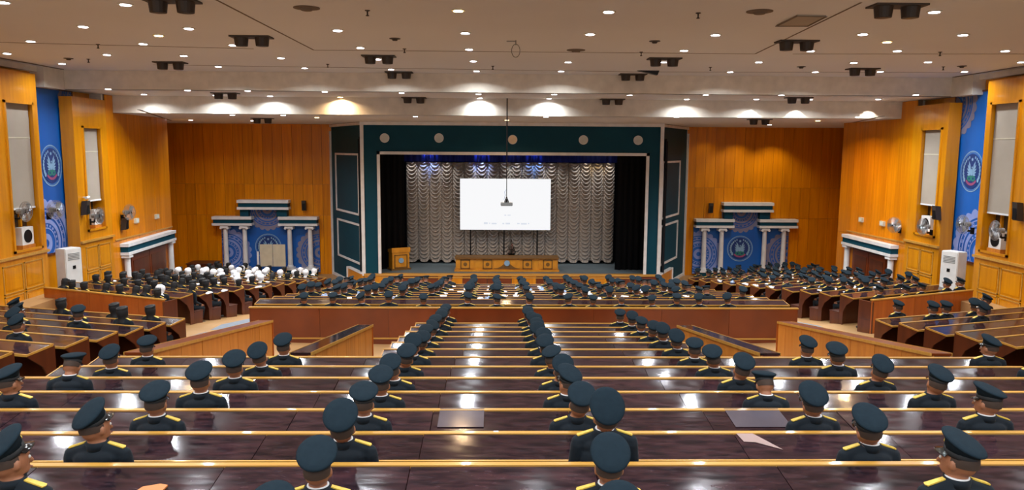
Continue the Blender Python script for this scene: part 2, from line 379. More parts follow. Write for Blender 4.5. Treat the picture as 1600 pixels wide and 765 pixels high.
# narrow landings of pale floor beside the piers
for x0_, x1_, y0_, y1_, nm in ((XL, XL+.75, 17.5, 22.6, 'left'), (XR-.75, XR, 17.2, 22.4, 'right')):
    bm = B(); box(bm, (x0_, y0_, .4), (x1_, y1_, CZ-4.3)); struct(obj('floor_landing', bm, 'floor'))

# ------------------------------------------------------------------ prints: lace rosettes and emblem, laid on a plane
class Plane:
    def __init__(s, o, u, v): s.o, s.u, s.v = Vector(o), Vector(u).normalized(), Vector(v).normalized(); s.n = s.u.cross(s.v)
    def p(s, a, b, h=0): return s.o+s.u*a+s.v*b+s.n*h
def ring(bm, P, c, r0, r1, h, n=40, sy=1, a0=0, a1=2*math.pi, mi=0, clip=None):
    pr = None
    for i in range(n+1):
        t = a0+(a1-a0)*i/n
        def q(r):
            a, b = c[0]+r*math.cos(t), c[1]+r*math.sin(t)*sy
            if clip: a = min(max(a, clip[0]), clip[1]); b = min(max(b, clip[2]), clip[3])
            return P.p(a, b, h)
        cur = (bm.verts.new(q(r0)), bm.verts.new(q(r1(t) if callable(r1) else r1)))
        if pr: bm.faces.new((pr[0], pr[1], cur[1], cur[0])).material_index = mi
        pr = cur
def rosette(P, c, R, clip, m, parent, h):
    bm = B(); lob = 22
    ring(bm, P, c, R*.86, lambda t: R*(1+.09*abs(math.sin(lob*t/2))), h, 220, clip=clip)
    for a, b in ((.78, .81), (.66, .70), (.50, .60), (.36, .39), (.1, .24)): ring(bm, P, c, R*a, R*b, h, 60, clip=clip)
    for i in range(lob):
        t = 2*math.pi*i/lob; cc = (c[0]+R*.74*math.cos(t), c[1]+R*.74*math.sin(t))
        if clip[0] < cc[0] < clip[1] and clip[2] < cc[1] < clip[3]: ring(bm, P, cc, R*.02, R*.045, h, 8, clip=clip)
        cc = (c[0]+R*.44*math.cos(t), c[1]+R*.44*math.sin(t))
        if clip[0] < cc[0] < clip[1] and clip[2] < cc[1] < clip[3]: ring(bm, P, cc, 0.001, R*.035, h, 6, clip=clip)
    bmesh.ops.dissolve_degenerate(bm, dist=1e-5, edges=bm.edges)
    obj('lace_print', bm, m, parent)
def emblem(P, c, R, parent, h, sy=1.12):
    root = None
    bm = B(); ring(bm, P, c, R*.95, R, h, 56, sy); ring(bm, P, c, R*.90, R*.915, h, 56, sy); root = obj('emblem', bm, 'em_w', parent)
    bm = B(); ring(bm, P, c, .001, R*.84, h, 48, sy); obj('disc', bm, 'navy', root)
    h += .004
    bm = B()
    for s in (-1, 1):                       # two curved ears of wheat
        for i in range(9):
            t = math.radians(-35+i*13); t = t if s > 0 else math.pi-t
            x, y = c[0]+R*.72*math.cos(t), c[1]+R*.72*math.sin(t)*sy
            rr = R*.085*(1-.05*i); ring(bm, P, (x, y), .0005, rr, h, 8, 1.5)
    obj('wheat_wreath', bm, 'em_w', root)
    bm = B()                                # star
    for i in range(16):
        t0, t1 = 2*math.pi*i/16, 2*math.pi*(i+1)/16; r0, r1 = (R*.11, R*.06) if i % 2 else (R*.06, R*.11)
        bm.faces.new([bm.verts.new(P.p(c[0], c[1]+R*.58*sy, h)), bm.verts.new(P.p(c[0]+r0*math.cos(t0), c[1]+R*.58*sy+r0*math.sin(t0), h)),
                      bm.verts.new(P.p(c[0]+r1*math.cos(t1), c[1]+R*.58*sy+r1*math.sin(t1), h))])
    obj('star', bm, 'em_w', root)
    bm = B()                                # spread wings with separate feathers
    for s in (-1, 1):
        for i in range(5):
            t = math.radians(66-i*17); L_ = R*(.50-.055*i); w = R*.055
            a = Vector((c[0]+s*R*.09, c[1]+R*.06-i*R*.06)); d = Vector((s*math.cos(t), math.sin(t)*sy)); nn = Vector((-d.y, d.x))
            pts = [a-nn*w*.5, a+d*L_*.6-nn*w, a+d*L_, a+d*L_*.6+nn*w, a+nn*w*.5]
            bm.faces.new([bm.verts.new(P.p(q.x, q.y, h)) for q in pts])
    ring(bm, P, (c[0], c[1]-R*.05), .0005, R*.09, h, 12, 2.2); ring(bm, P, (c[0]+R*.02, c[1]+R*.22), .0005, R*.055, h, 10)
    obj('bird', bm, 'em_w', root)
    bm = B()
    for s in (-1, 1): ring(bm, P, (c[0]+s*R*.16, c[1]-R*.38), R*.08, R*.2, h, 18, .8)
    ring(bm, P, (c[0], c[1]-R*.34), .0005, R*.12, h+.001, 14)
    obj('green_laurel', bm, 'em_g', root)
    bm = B(); ring(bm, P, (c[0], c[1]-R*.05), R*.52, R*.64, h+.002, 22, sy, math.radians(222), math.radians(318)); obj('ribbon', bm, 'em_r', root)
    return root
def wall_banner(side, y0, y1, z0, z1, label):
    s = 1 if side == 'left' else -1; x = (XL-.5) if s > 0 else (XR+.5)
    w = y1-y0; H = z1-z0
    root = empty('banner', (0, 0, 0)); tag(root, label, 'banner', 'tall blue wall banners')
    P = Plane((x+s*.05, y0 if s > 0 else y1, z0), (0, 1 if s > 0 else -1, 0), (0, 0, 1))
    bm = B(); box(bm, (min(x, x+s*.045), y0, z0), (max(x, x+s*.045), y1, z1)); obj('cloth', bm, 'banner', root)
    clip = (0, w, 0, H)
    a = 0.25 if s > 0 else .4*w
    rosette(P, (w*.25 if s > 0 else w*.8, .35), 1.25, clip, 'lace', root, .004)
    rosette(P, (w*1.1 if s > 0 else w*.02, H-.35), 1.0, clip, 'lace2', root, .004)
    emblem(P, (w*.45 if s > 0 else w*.50, H*.535), .57, root, .006)
    bm = B(); frame(bm, P.p(0, 0), P.p(w, 0), P.p(w, H), P.p(0, H), .05, .02, P.n); obj('edge_strip', bm, 'end', root)
wall_banner('left', 22.75, 25.3, CZ-3.3, CZ+1.75, 'tall royal blue banner with lace print and winged emblem on the left wall')
wall_banner('right', 22.35, 24.6, CZ-3.4, CZ+1.85, 'tall royal blue banner with lace print and winged emblem on the right wall')

# ------------------------------------------------------------------ stage
bm = B()
prism(bm, [(PSL[0], 34.16, 0), (PSR[0], 34.16, 0), (9.3, 38.4, 0), (-8.0, 38.4, 0)], (0, 0, ZSTAGE))
ST = obj('stage_platform', bm, 'stagef'); tag(ST, 'raised stage with grey-blue floor and varnished wood front edge', 'stage')
bm = B(); box(bm, (PSL[0], 34.06, ZSTAGE-.07), (PSR[0], 34.30, ZSTAGE+.03)); obj('edge_rail', bm, 'gold', ST)
bm = B(); box(bm, (PSL[0]+.8, 34.08, ZSTAGE-.17), (PSR[0]-.8, 34.13, ZSTAGE-.12)); obj('lower_rail', bm, 'gold', ST)
for i in range(12):
    a = PSL[0]+(PSR[0]-PSL[0])*i/12
    bm = B(); box(bm, (a+.01, 34.10, 0), (a+(PSR[0]-PSL[0])/12-.01, 34.155, ZSTAGE-.07)); obj('front_panel', bm, 'wall2' if i % 3 == 0 else 'barrier', ST)
# wood skirts that follow the splays up beside the stage
for (p, q, s) in ((PSL, QSL, 1), (PSR, QSR, -1)):
    d = (Vector(q)-Vector(p)).normalized(); e = Vector(p)+d*2.1; nn = Vector((d.y, -d.x, 0))*-s
    p3, e3 = Vector((p[0], p[1], 0)), Vector((e.x, e.y, 0))
    bm = B(); hexa(bm, [p3+nn*.02, e3+nn*.02, e3+nn*.14, p3+nn*.14], [v+Vector((0, 0, ZSTAGE)) for v in (p3+nn*.02, e3+nn*.02, e3+nn*.14, p3+nn*.14)])
    o = obj('side_skirt', bm, 'wall2', ST)
    bm = B(); hexa(bm, [v+Vector((0, 0, ZSTAGE)) for v in (p3+nn*.0, e3+nn*.0, e3+nn*.16, p3+nn*.16)], [v+Vector((0, 0, ZSTAGE+.07)) for v in (p3+nn*.0, e3+nn*.0, e3+nn*.16, p3+nn*.16)])
    obj('skirt_cap', bm, 'white', o)
    bm = B(); v = e3+nn*.14; box(bm, (v.x-.04, v.y-.04, 0), (v.x+.04, v.y+.04, ZSTAGE+.07)); obj('skirt_post', bm, 'white', o)
# proscenium wall
OL, OR_, OT = -5.26, 6.74, CZ-.20
bm = B()
box(bm, (PSL[0], 34.16, ZSTAGE), (OL, 34.4, CEIL3)); box(bm, (OR_, 34.16, ZSTAGE), (PSR[0], 34.4, CEIL3)); box(bm, (OL, 34.16, OT), (OR_, 34.4, CEIL3))
PW = struct(obj('wall_stage', bm, 'teal'))
bm = B(); n = (0, -1, 0); yy = 34.16
a, b, c, d = (OL, yy, ZSTAGE+.03), (OL, yy, OT), (OR_, yy, OT), (OR_, yy, ZSTAGE+.03)
for p, q in ((a, b), (b, c), (c, d)): beam(bm, p, q, .13, .07, n)
obj('frame', bm, 'white', PW)
bm = B()
for x in (PSL[0], PSR[0]): beam(bm, (x, yy, ZSTAGE), (x, yy, CEIL3-.1), .15, .09, n)
beam(bm, (PSL[0], yy, CEIL3-.07), (PSR[0], yy, CEIL3-.07), .14, .1, n); obj('frame', bm, 'white', PW)
for (p, q, s, pans) in ((PSL, QSL, 1, [[(524, 240.5), (560, 240.5), (562, 333), (528, 328.6)], [(528, 344), (563.5, 349), (564, 408), (530, 401)]]),
                        (PSR, QSR, -1, [[(1062, 254), (1036, 251), (1032.7, 339), (1059, 335.5)], [(1058, 347), (1032.7, 351), (1030, 410), (1056, 405)]])):
    d = (Vector(q)-Vector(p)).normalized(); d3 = Vector((d.x, d.y, 0)); nn = Vector((d.y, -d.x, 0))*-s
    p3, q3 = Vector((p[0], p[1], 0)), Vector((q[0], q[1], 0))
    bm = B(); z = Vector((0, 0, CEIL3)); hexa(bm, [p3, q3, q3-nn*.05, p3-nn*.05], [p3+z, q3+z, q3-nn*.05+z, p3-nn*.05+z])
    w = struct(obj('wall_stage_splay', bm, 'teal'))
    for pan in pans:
        c = [at_pl(x, y, p, d) for x, y in pan]
        # square the panel up on the wall
        L0 = (sum(((v-p3).dot(d3) for v in (c[0], c[3])))/2, sum(((v-p3).dot(d3) for v in (c[1], c[2])))/2)
        z1 = (c[0].z+c[1].z)/2; z0 = (c[2].z+c[3].z)/2
        P4 = [p3+d3*L0[0]+Vector((0,0,z0)), p3+d3*L0[1]+Vector((0,0,z0)), p3+d3*L0[1]+Vector((0,0,z1)), p3+d3*L0[0]+Vector((0,0,z1))]
        bm = B(); frame(bm, *P4, .09, .05, nn); obj('panel_frame', bm, 'white', w)
    bm = B(); beam(bm, q3+nn*.02, q3+nn*.02+Vector((0, 0, CEIL3-.4)), .13, .08, nn)
    beam(bm, q3+Vector((0,0,CEIL3-.08)), p3+Vector((0,0,CEIL3-.08)), .12, .08, nn)
    e3 = p3+d3*2.3; beam(bm, e3+Vector((0,0,.07)), q3+Vector((0,0,.07)), .12, .08, nn); obj('frame', bm, 'white', w)
# black wings and back drape, blue valance
bm = B(); n = 120
def drape(x0, x1, y, z0, z1, name, m, label, amp=.06, fold=.28, par=None):
    bm = B(); n = max(8, int(abs(x1-x0)/fold*8)); pr = None
    for i in range(n+1):
        x = x0+(x1-x0)*i/n; yy = y+amp*math.sin(2*math.pi*(x-x0)/fold)+amp*.4*math.sin(7.3*x)
        cur = [bm.verts.new((x, yy, z0)), bm.verts.new((x, yy, z1))]
        if pr: bm.faces.new((pr[0], cur[0], cur[1], pr[1]))
        pr = cur
    bmesh.ops.solidify(bm, geom=bm.faces[:], thickness=.01)
    o = obj(name, bm, m, par, smooth=True)
    if label: tag(o, label, 'curtain')
    return o
drape(-8.0, 9.3, 38.25, ZSTAGE, CZ+.3, 'stage_drape', 'black', 'black full-width drape hanging behind the silver curtain')
drape(OL-.6, -4.3, 35.6, ZSTAGE, CZ+.2, 'stage_drape', 'black', 'black wing drape at the left edge of the stage opening')
drape(5.6, OR_+.6, 35.6, ZSTAGE, CZ+.2, 'stage_drape', 'black', 'black wing drape at the right edge of the stage opening')
drape(OL, OR_, 37.3, CZ-.62, CZ+.3, 'valance', 'blued', 'short dark blue valance across the top of the stage opening')
for xx in (OL-.9, OR_+.9):
    bm = B(); box(bm, (xx-.05, 34.4, ZSTAGE), (xx+.05, 38.4, CZ+.4)); struct(obj('wall_wing', bm, 'black'))
bm = B(); box(bm, (OL-.9, 34.4, CZ+.4), (OR_+.9, 38.4, CZ+.5)); struct(obj('ceiling_stage', bm, 'black'))
# silver curtain: columns of swags
cL, cR = at_y(635, 300, 37.6).x, at_y(960, 300, 37.6).x; zc0, zc1 = at_y(800, 410, 37.6).z+.12, at_y(800, 254, 37.6).z
NC, NS = 18, 26; cw = (cR-cL)/NC; chh = (zc1-zc0)
bm = B(); nu, nv = 12, NS*9; g = []
for j in range(nv+1):
    v = j/nv; row = []
    for i in range(nu+1):
        u = i/nu*2-1
        sag = .30*(1-u*u)                                       # swag hangs lowest mid column
        ph = v*NS+sag/(chh/NS)*1.0
        f = ph-math.floor(ph)
        rel = (1-f)*.26 if f > .2 else f/.2*.26*.8
        yy = -rel*(1-.75*u**6)-.05*(1-u*u)+.05*abs(u)**8
        zz = zc0+chh*v
        if j == 0: zz -= .14*(1-u*u)-.05
        row.append(bm.verts.new((u*cw/2, yy, zz)))
    g.append(row)
for j in range(nv):
    for i in range(nu): bm.faces.new((g[j][i], g[j][i+1], g[j+1][i+1], g[j+1][i]))
colme = me_from('swag_column', bm, 'curtain', True)
CUR = empty('stage_curtain', ((cL+cR)/2, 37.6, ZSTAGE)); tag(CUR, 'silver ruched curtain of swagged columns at the back of the stage', 'curtain')
for i in range(NC):
    link('swag_column', colme, CUR, Matrix.Translation((cL+cw*(i+.5)-(cL+cR)/2, random.uniform(-.015, .015), -ZSTAGE+random.uniform(-.02, .02))))
# screen on its stand
SY = 36.6
a, b = at_y(718.5, 278.5, SY), at_y(860, 359.5, SY)
SCR = empty('projection_screen', ((a.x+b.x)/2, SY, ZSTAGE)); tag(SCR, 'large bright white display screen standing before the silver curtain', 'screen')
T = Matrix.Translation((-(a.x+b.x)/2, -SY, -ZSTAGE))
bm = B(); box(bm, (a.x, SY+.01, b.z), (b.x, SY+.09, a.z)); bm.transform(T); obj('screen_body', bm, 'grey', SCR)
bm = B(); box(bm, (a.x+.01, SY-.005, b.z+.01), (b.x-.01, SY+.01, a.z-.01)); bm.transform(T); obj('picture', bm, 'screen', SCR)
for px in (735, 787.5, 839.5):
    x = at_y(px, 380, SY).x; bm = B(); box(bm, (x-.035, SY+.1, ZSTAGE), (x+.035, SY+.17, b.z+.3)); box(bm, (x-.05, SY-.25, ZSTAGE), (x+.05, SY+.35, ZSTAGE+.05)); bm.transform(T); obj('leg', bm, 'metal', SCR)
bm = B(); x = lambda px: at_y(px, 380, SY).x
box(bm, (x(735), SY+.1, at_y(800, 404, SY).z-.03), (x(839.5), SY+.15, at_y(800, 404, SY).z+.03)); bm.transform(T); obj('cross_bar', bm, 'metal', SCR)
# faint lines of writing and a pale mark on the picture
MATS.pop('x', None); M['faint'] = mat('pale_blue_screen_print', (20, 20, 20), .5, emit=(222, 228, 238), es=1.0)
bm = B()
for (x0_, x1_, yy_, hh) in ((756, 762, 348.5, 3), (764, 766, 348.5, 2), (768, 776, 349, 2.4), (785, 788, 349, 2.4), (790, 797, 349, 2.6), (808, 812, 349, 2), (814, 823, 349.4, 2.4), (825, 827, 349, 2), (788, 791, 336, 1.6), (793, 798, 336, 1.4)):
    p, q = at_y(x0_, yy_-hh/2, SY-.006), at_y(x1_, yy_+hh/2, SY-.006); box(bm, (p.x, SY-.009, q.z), (q.x, SY-.005, p.z))
bm.transform(T); obj('writing', bm, 'faint', SCR)
# presidium table
a, b = at_y(710.5, 402, 34.9), at_y(873, 427, 34.9); tz1 = a.z; tz0 = ZSTAGE
TB = empty('stage_table', ((a.x+b.x)/2, 35.3, ZSTAGE)); tag(TB, 'long carved yellow wood table at the front of the stage', 'table')
def tb(nm, x0_, x1_, y0_, y1_, z0_, z1_, m, par=TB):
    bm = B(); box(bm, (x0_, y0_, z0_), (x1_, y1_, z1_)); bm.transform(Matrix.Translation((-(a.x+b.x)/2, -35.3, -ZSTAGE))); return obj(nm, bm, m, par)
tb('body', a.x+.04, b.x-.04, 35.0, 35.7, tz0+.07, tz1-.07, 'podium'); tb('table_top', a.x, b.x, 34.88, 35.8, tz1-.07, tz1, 'podium_d'); tb('plinth', a.x-.02, b.x+.02, 34.9, 35.75, tz0, tz0+.08, 'podium')
for px0, px1, kind in ((713, 741, 0), (753, 770.5, 0), (771.5, 813, 1), (815, 833, 0), (842, 870, 0)):
    p, q = at_y(px0, 405, 34.98).x, at_y(px1, 405, 34.98).x
    fp = tb('carved_panel', p, q, 34.965, 35.0, tz0+.13, tz1-.11, 'podium')
    zc_ = (tz0+tz1)/2+.01
    if kind == 0:
        cx_ = (p+q)/2; bm = B(); w = .2; frame(bm, Vector((cx_-w, 34.965, zc_-.19)), Vector((cx_+w, 34.965, zc_-.19)), Vector((cx_+w, 34.965, zc_+.19)), Vector((cx_-w, 34.965, zc_+.19)), .04, .03, (0, -1, 0))
        ring(bm, Plane((cx_, 34.94, zc_), (1, 0, 0), (0, 0, 1)), (0, 0), .001, .09, 0, 12)
        bm.transform(Matrix.Translation((-(a.x+b.x)/2, -35.3, -ZSTAGE))); obj('carved_frame', bm, 'podium_d', fp)
    else:
        bm = B(); cx_ = (p+q)/2; pts = []
        n = 24
        for i in range(n+1):
            t = i/n*2-1; pts.append((cx_+t*(q-p)*.49, 34.95, tz0+.15+.26*math.exp(-(t*2.2)**2)))
        prism(bm, [(cx_-(q-p)*.49, 34.95, tz0+.13)]+[pt for pt in pts]+[(cx_+(q-p)*.49, 34.95, tz0+.13)], (0, .012, 0))
        bm.transform(Matrix.Translation((-(a.x+b.x)/2, -35.3, -ZSTAGE))); obj('carved_relief', bm, 'podium_d', fp)
        bm = B(); tube(bm, (cx_, 34.90, zc_+.06), (cx_, 34.95, zc_+.06), .13, n=20); bm.transform(Matrix.Translation((-(a.x+b.x)/2, -35.3, -ZSTAGE))); obj('medallion', bm, 'em_w', fp)
# lectern
LP = at_y(623, 420, 35.6); LT = at_y(623, 387, 35.6).z
LE = empty('lectern', (LP.x, 35.6, ZSTAGE), math.radians(28)); tag(LE, 'carved yellow wood lectern standing beside the silver curtain', 'lectern')
bm = B(); box(bm, (-.42, -.3, 0), (.42, .3, LT-ZSTAGE-.18)); obj('body', bm, 'podium', LE)
bm = B(); prism(bm, [(-.46, -.34, LT-ZSTAGE-.18), (-.46, .34, LT-ZSTAGE-.18), (-.46, .34, LT-ZSTAGE-.08), (-.46, -.34, LT-ZSTAGE+.05)], (.92, 0, 0)); obj('desk_top', bm, 'podium', LE)
bm = B(); frame(bm, Vector((-.3, -.3, .12)), Vector((.3, -.3, .12)), Vector((.3, -.3, LT-ZSTAGE-.3)), Vector((-.3, -.3, LT-ZSTAGE-.3)), .04, .03, (0, -1, 0)); obj('carved_frame', bm, 'podium_d', LE)
bm = B(); tube(bm, (0, -.36, .45), (0, -.3, .45), .12, n=18); obj('medallion', bm, 'em_w', LE)
bm = B(); box(bm, (-.48, -.36, 0), (.48, .36, .08)); obj('plinth', bm, 'podium_d', LE)
# flower stand behind the table
p = at_y(799, 402, 35.95); FL = empty('flower_arrangement', (p.x, 35.95, ZSTAGE)); tag(FL, 'dark pointed flower arrangement standing behind the carved table', 'flowers')
bm = B(); lathe(bm, [(.14, 0), (.1, .3), (.16, .66), (.2, .72)], n=14); obj('stand', bm, 'metal', FL)
M['leafd'] = mat('dark_dry_leaves', (58, 50, 46), .7); M['leafp'] = mat('dusty_pink_petals', (150, 104, 96), .7)
bm = B()
for i in range(70):
    t = random.uniform(0, 6.28); r = random.uniform(0, .26); z = .74+random.random()*(.75-2.2*r)
    q0 = Vector((r*.4*math.cos(t), r*.4*math.sin(t), .72)); q1 = Vector((r*math.cos(t), r*math.sin(t), max(z, .76)))
    tube(bm, q0, q1, .005, .003, 4); s_ = Vector((-math.sin(t), math.cos(t), 0))*.03
    v = [bm.verts.new(w_) for w_ in (q1-s_, q1+Vector((0, 0, -.05)), q1+s_, q1+Vector((0, 0, .08)))]; bm.faces.new(v)
obj('leaves', bm, 'leafd', FL)
bm = B()
for i in range(14):
    t = random.uniform(0, 6.28); r = random.uniform(.02, .2); ball(bm, (r*math.cos(t), r*math.sin(t), .95+random.uniform(-.15, .25)-r), .028, 6, 4)
obj('blossoms', bm, 'leafp', FL)

# round grilles above the opening
for i, (px, py) in enumerate(((601, 215.5), (686, 215.5), (801, 218), (911.5, 218.5), (997, 219))):
    p = at_y(px, py, 34.1); bm = B(); tube(bm, (0, -.03, 0), (0, .055, 0), .2, n=28)
    o = obj('wall_speaker', bm, 'spko' if i == 2 else 'spk', mtx=Matrix.Translation((p.x, 34.1, p.z)))
    bm = B(); P = Plane((0, -.032, 0), (1, 0, 0), (0, 0, 1)); ring(bm, P, (0, 0), .185, .205, .004, 28); obj('rim', bm, 'white', o)
    tag(o, ['round pale speaker grille over the stage nearest the left splay', 'round pale speaker grille over the stage, second from the left splay', 'orange-lit round grille over the stage beside the projector wire', 'round pale speaker grille over the stage, second from the right splay', 'round pale speaker grille over the stage nearest the right splay'][i], 'speaker', 'round speaker grilles over the stage')

# ------------------------------------------------------------------ colonnade niches on the rear wall
def slab_stack(bm, bm2, x0_, x1_, z0_, z1_, y):
    h = z1_-z0_
    box(bm, (x0_, y-.5, z1_-h*.32), (x1_, y, z1_)); box(bm2, (x0_+.05, y-.44, z0_+h*.26), (x1_-.05, y, z1_-h*.32)); box(bm, (x0_, y-.5, z0_), (x1_, y, z0_+h*.26))
def niche(c, label):
    """c: pixel landmarks on the rear wall"""
    yw = YW-.045; X = lambda px, py=350: at_y(px, py, yw-.3).x; Z = lambda px, py: at_y(px, py, yw-.3).z
    x0_ = X(c['l0']); root = empty('colonnade_niche', (X(c['mid']), yw, 0)); tag(root, label, 'niche', 'colonnade niches on the rear wall')
    T = Matrix.Translation((-X(c['mid']), -yw, 0))
    def fin(nm, bm, m, par=root): bm.transform(T); return obj(nm, bm, m, par)
    zt = Z(c['mid'], c['low_top']); zb = Z(c['mid'], c['low_bot'])
    for (u, v) in ((c['l0'], c['l1']), (c['r0'], c['r1'])):
        w, g_ = B(), B(); slab_stack(w, g_, X(u), X(v), zb, zt, yw); e = fin('entablature', w, 'white'); g_.transform(T); obj('frieze', g_, 'teal', e)
    w, g_ = B(), B(); slab_stack(w, g_, X(c['t0']), X(c['t1']), Z(c['mid'], c['top_bot']), Z(c['mid'], c['top_top']), yw); e = fin('entablature', w, 'white'); g_.transform(T); obj('frieze', g_, 'teal', e)
    for (u, v) in ((c['t0']+3, c['t0']+16), (c['t1']-20, c['t1']-4)):
        bm = B(); box(bm, (X(u), yw-.35, zt-.02), (X(v), yw, Z(c['mid'], c['top_bot']))); fin('pier_block', bm, 'teal')
    zf = Z(c['mid'], c['base'])
    for px in c['cols']:
        bm = B(); lathe(bm, [(.15, .06), (.15, .14), (.125, .18), (.105, zb-zf-.18), (.11, zb-zf-.15)], (X(px, 380), yw-.3, zf), 18); col = fin('column', bm, 'white')
        bm = B(); xx = X(px, 380); box(bm, (xx-.2, yw-.5, zf), (xx+.2, yw-.1, zf+.08)); fin('column_base', bm, 'white', col)
        bm = B(); box(bm, (xx-.2, yw-.48, zb-.13), (xx+.2, yw-.12, zb-.03)); 
        for sgn in (-1, 1): tube(bm, (xx+sgn*.17, yw-.49, zb-.13), (xx+sgn*.17, yw-.11, zb-.13), .055, n=10)
        fin('capital', bm, 'white', col)
    for (u, v) in ((c['l0']+4, c['l1']-4), (c['r0']+4, c['r1']-2)):
        bm = B(); box(bm, (X(u), yw-.55, zf-.06), (X(v), yw, zf)); fin('ledge', bm, 'white')
        bm = B(); box(bm, (X(u)+.05, yw-.5, 0), (X(v)-.05, yw, zf-.06)); fin('plinth', bm, 'teal')
    # printed blue back cloth
    xa, xb = X(c['p0']), X(c['p1']); ztc = Z(c['mid'], c['top_bot'])
    bm = B(); box(bm, (xa, yw-.06, .1), (xb, yw-.03, zb+.02)); box(bm, (X(c['t0']+14), yw-.055, zb), (X(c['t1']-18), yw-.03, ztc))
    back = fin('printed_cloth', bm, 'banner')
    P = Plane((xa-X(c['mid']), -.065, .1), (1, 0, 0), (0, 0, 1)); w_, h_ = xb-xa, zb-.1
    cx_ = X(c['mid'])-xa
    emblem(P, (cx_, Z(c['mid'], c['em'])-.1), .66, back, .006, 1.0)
    rosette(P, (w_*.06, h_*.42), 1.1, (0, w_*.32, 0, h_), 'lace', back, .003)
    rosette(P, (w_*1.0, h_*.42), 1.1, (w_*.7, w_, 0, h_), 'lace2', back, .003)
    rosette(P, (cx_, ztc-.1), 1.0, (cx_-1.0, cx_+1.0, h_*.7, ztc-.1), 'lace2', back, .003)
niche(dict(l0=333, l1=395, r0=436, r1=497, t0=373, t1=453, mid=416, low_top=338, low_bot=352, top_top=312, top_bot=327, base=419, cols=(353, 383, 453, 485), p0=343, p1=497, em=386),
      'white four-column niche with blue emblem cloth left of the stage')
niche(dict(l0=1086, l1=1146, r0=1185, r1=1245, t0=1128, t1=1206, mid=1160, low_top=342, low_bot=355.5, top_top=316, top_bot=331, base=423, cols=(1100, 1127, 1194, 1224), p0=1086, p1=1236, em=389),
      'white four-column niche with blue emblem cloth right of the stage')
# beige double board in front of the left niche
a, b = at_y(405.5, 381.5, 37.2), at_y(447, 416, 37.2)
BD = empty('notice_board', ((a.x+b.x)/2, 37.2, 0)); tag(BD, 'beige two-leaf board standing in front of the left niche', 'board')
for i in range(2):
    w = (b.x-a.x)/2; x0_ = -w+w*i; bm = B(); box(bm, (x0_+.012, -.02, b.z), (x0_+w-.012, .02, a.z)); obj('leaf', bm, 'beige', BD)
bm = B()
for x_ in (-.6, .6): box(bm, (x_-.03, -.03, zfloor(-12, 37.2)), (x_+.03, .03, b.z))
obj('legs', bm, 'metal', BD)
bm = B(); box(bm, (-(b.x-a.x)/2-.14, -.03, b.z), (-(b.x-a.x)/2-.04, .0, a.z-.35))
obj('striped_edge', bm, 'white', BD)
bm = B(); p = at_y(297, 411, 37.3); q = at_y(337, 416, 37.3); box(bm, (p.x, 36.9, 0), (q.x, 37.9, p.z)); o = obj('low_cabinet', bm, 'end'); tag(o, 'low dark wood cabinet behind the seated women by the rear wall', 'cabinet')
bm = B(); box(bm, (p.x-.04, 36.85, p.z), (q.x+.04, 37.95, p.z+.05)); obj('cabinet_top', bm, 'seat', o)

# ------------------------------------------------------------------ door portals on the splayed side walls
dn = 1
for s, lm, name in ((-1, dict(a=(197, 379), b=(272, 362), th=17, c0=(203, 400), c1=(265, 385)), 'left'), (1, dict(a=(1395, 384), b=(1318, 366), th=17, c0=(1389, 400), c1=(1327, 385)), 'right')):
    o_, dv, nn = SIDE[s]
    A = at_pl(*lm['a'], (o_.x+nn.x*.25, o_.y+nn.y*.25), (dv.x, dv.y)); Bp = at_pl(*lm['b'], (o_.x+nn.x*.25, o_.y+nn.y*.25), (dv.x, dv.y))
    base = o_+nn*.03
    la, lb = (A-base).dot(dv), (Bp-base).dot(dv); zt = (A.z+Bp.z)/2+.02; zb = zt-.42
    R_ = empty('door_portal', (base.x, base.y, 0), math.atan2(dv.y, dv.x)); tag(R_, 'white and teal columned door portal on the %s side wall' % name, 'portal')
    sg = -1 if s > 0 else -1
    side = 1 if (Matrix.Rotation(math.atan2(dv.y, dv.x), 3, 'Z') @ Vector((0, 1, 0))).dot(nn) > 0 else -1
    def bb(nm, x0_, x1_, y1_, z0_, z1_, m, y0_=0, par=None):
        bm = B(); yA, yB = sorted((side*y0_, side*y1_)); box(bm, (x0_, yA, z0_), (x1_, yB, z1_)); return obj(nm, bm, m, par or R_)
    e = bb('entablature', la, lb, .3, zt-.12, zt, 'white'); bb('frieze', la+.03, lb-.03, .26, zb+.1, zt-.12, 'teal', par=e); bb('architrave', la, lb, .3, zb, zb+.1, 'white', par=e)
    for xx in (la+.2, lb-.25):
        bm = B(); zf = 0; lathe(bm, [(.13, zf+.1), (.12, zf+.3), (.10, zb-.12), (.13, zb-.06), (.13, zb)], (xx, side*.15, 0), 16); cc = obj('column', bm, 'white', R_)
        bm = B(); box(bm, (xx-.16, side*.15-.14, 0), (xx+.16, side*.15+.14, .12)); obj('column_base', bm, 'white', cc)
        bm = B(); box(bm, (xx-.17, side*.15-.14, zb-.1), (xx+.17, side*.15+.14, zb-.02)); obj('capital', bm, 'white', cc)
    mid = (la+lb)/2
    dfr = bb('door_frame', la+.55, lb-.55, .06, 0, zb, 'end')
    for i in (0, 1):
        w = (lb-la-1.3)/2; x0_ = la+.65+w*i
        dd = bb('door', x0_+.02, x0_+w-.02, .1, 0, zb-.1, 'barrier', .05)
        bb('door_panel', x0_+.15, x0_+w-.15, .115, zb*.5, zb-.3, 'end', .1, dd)
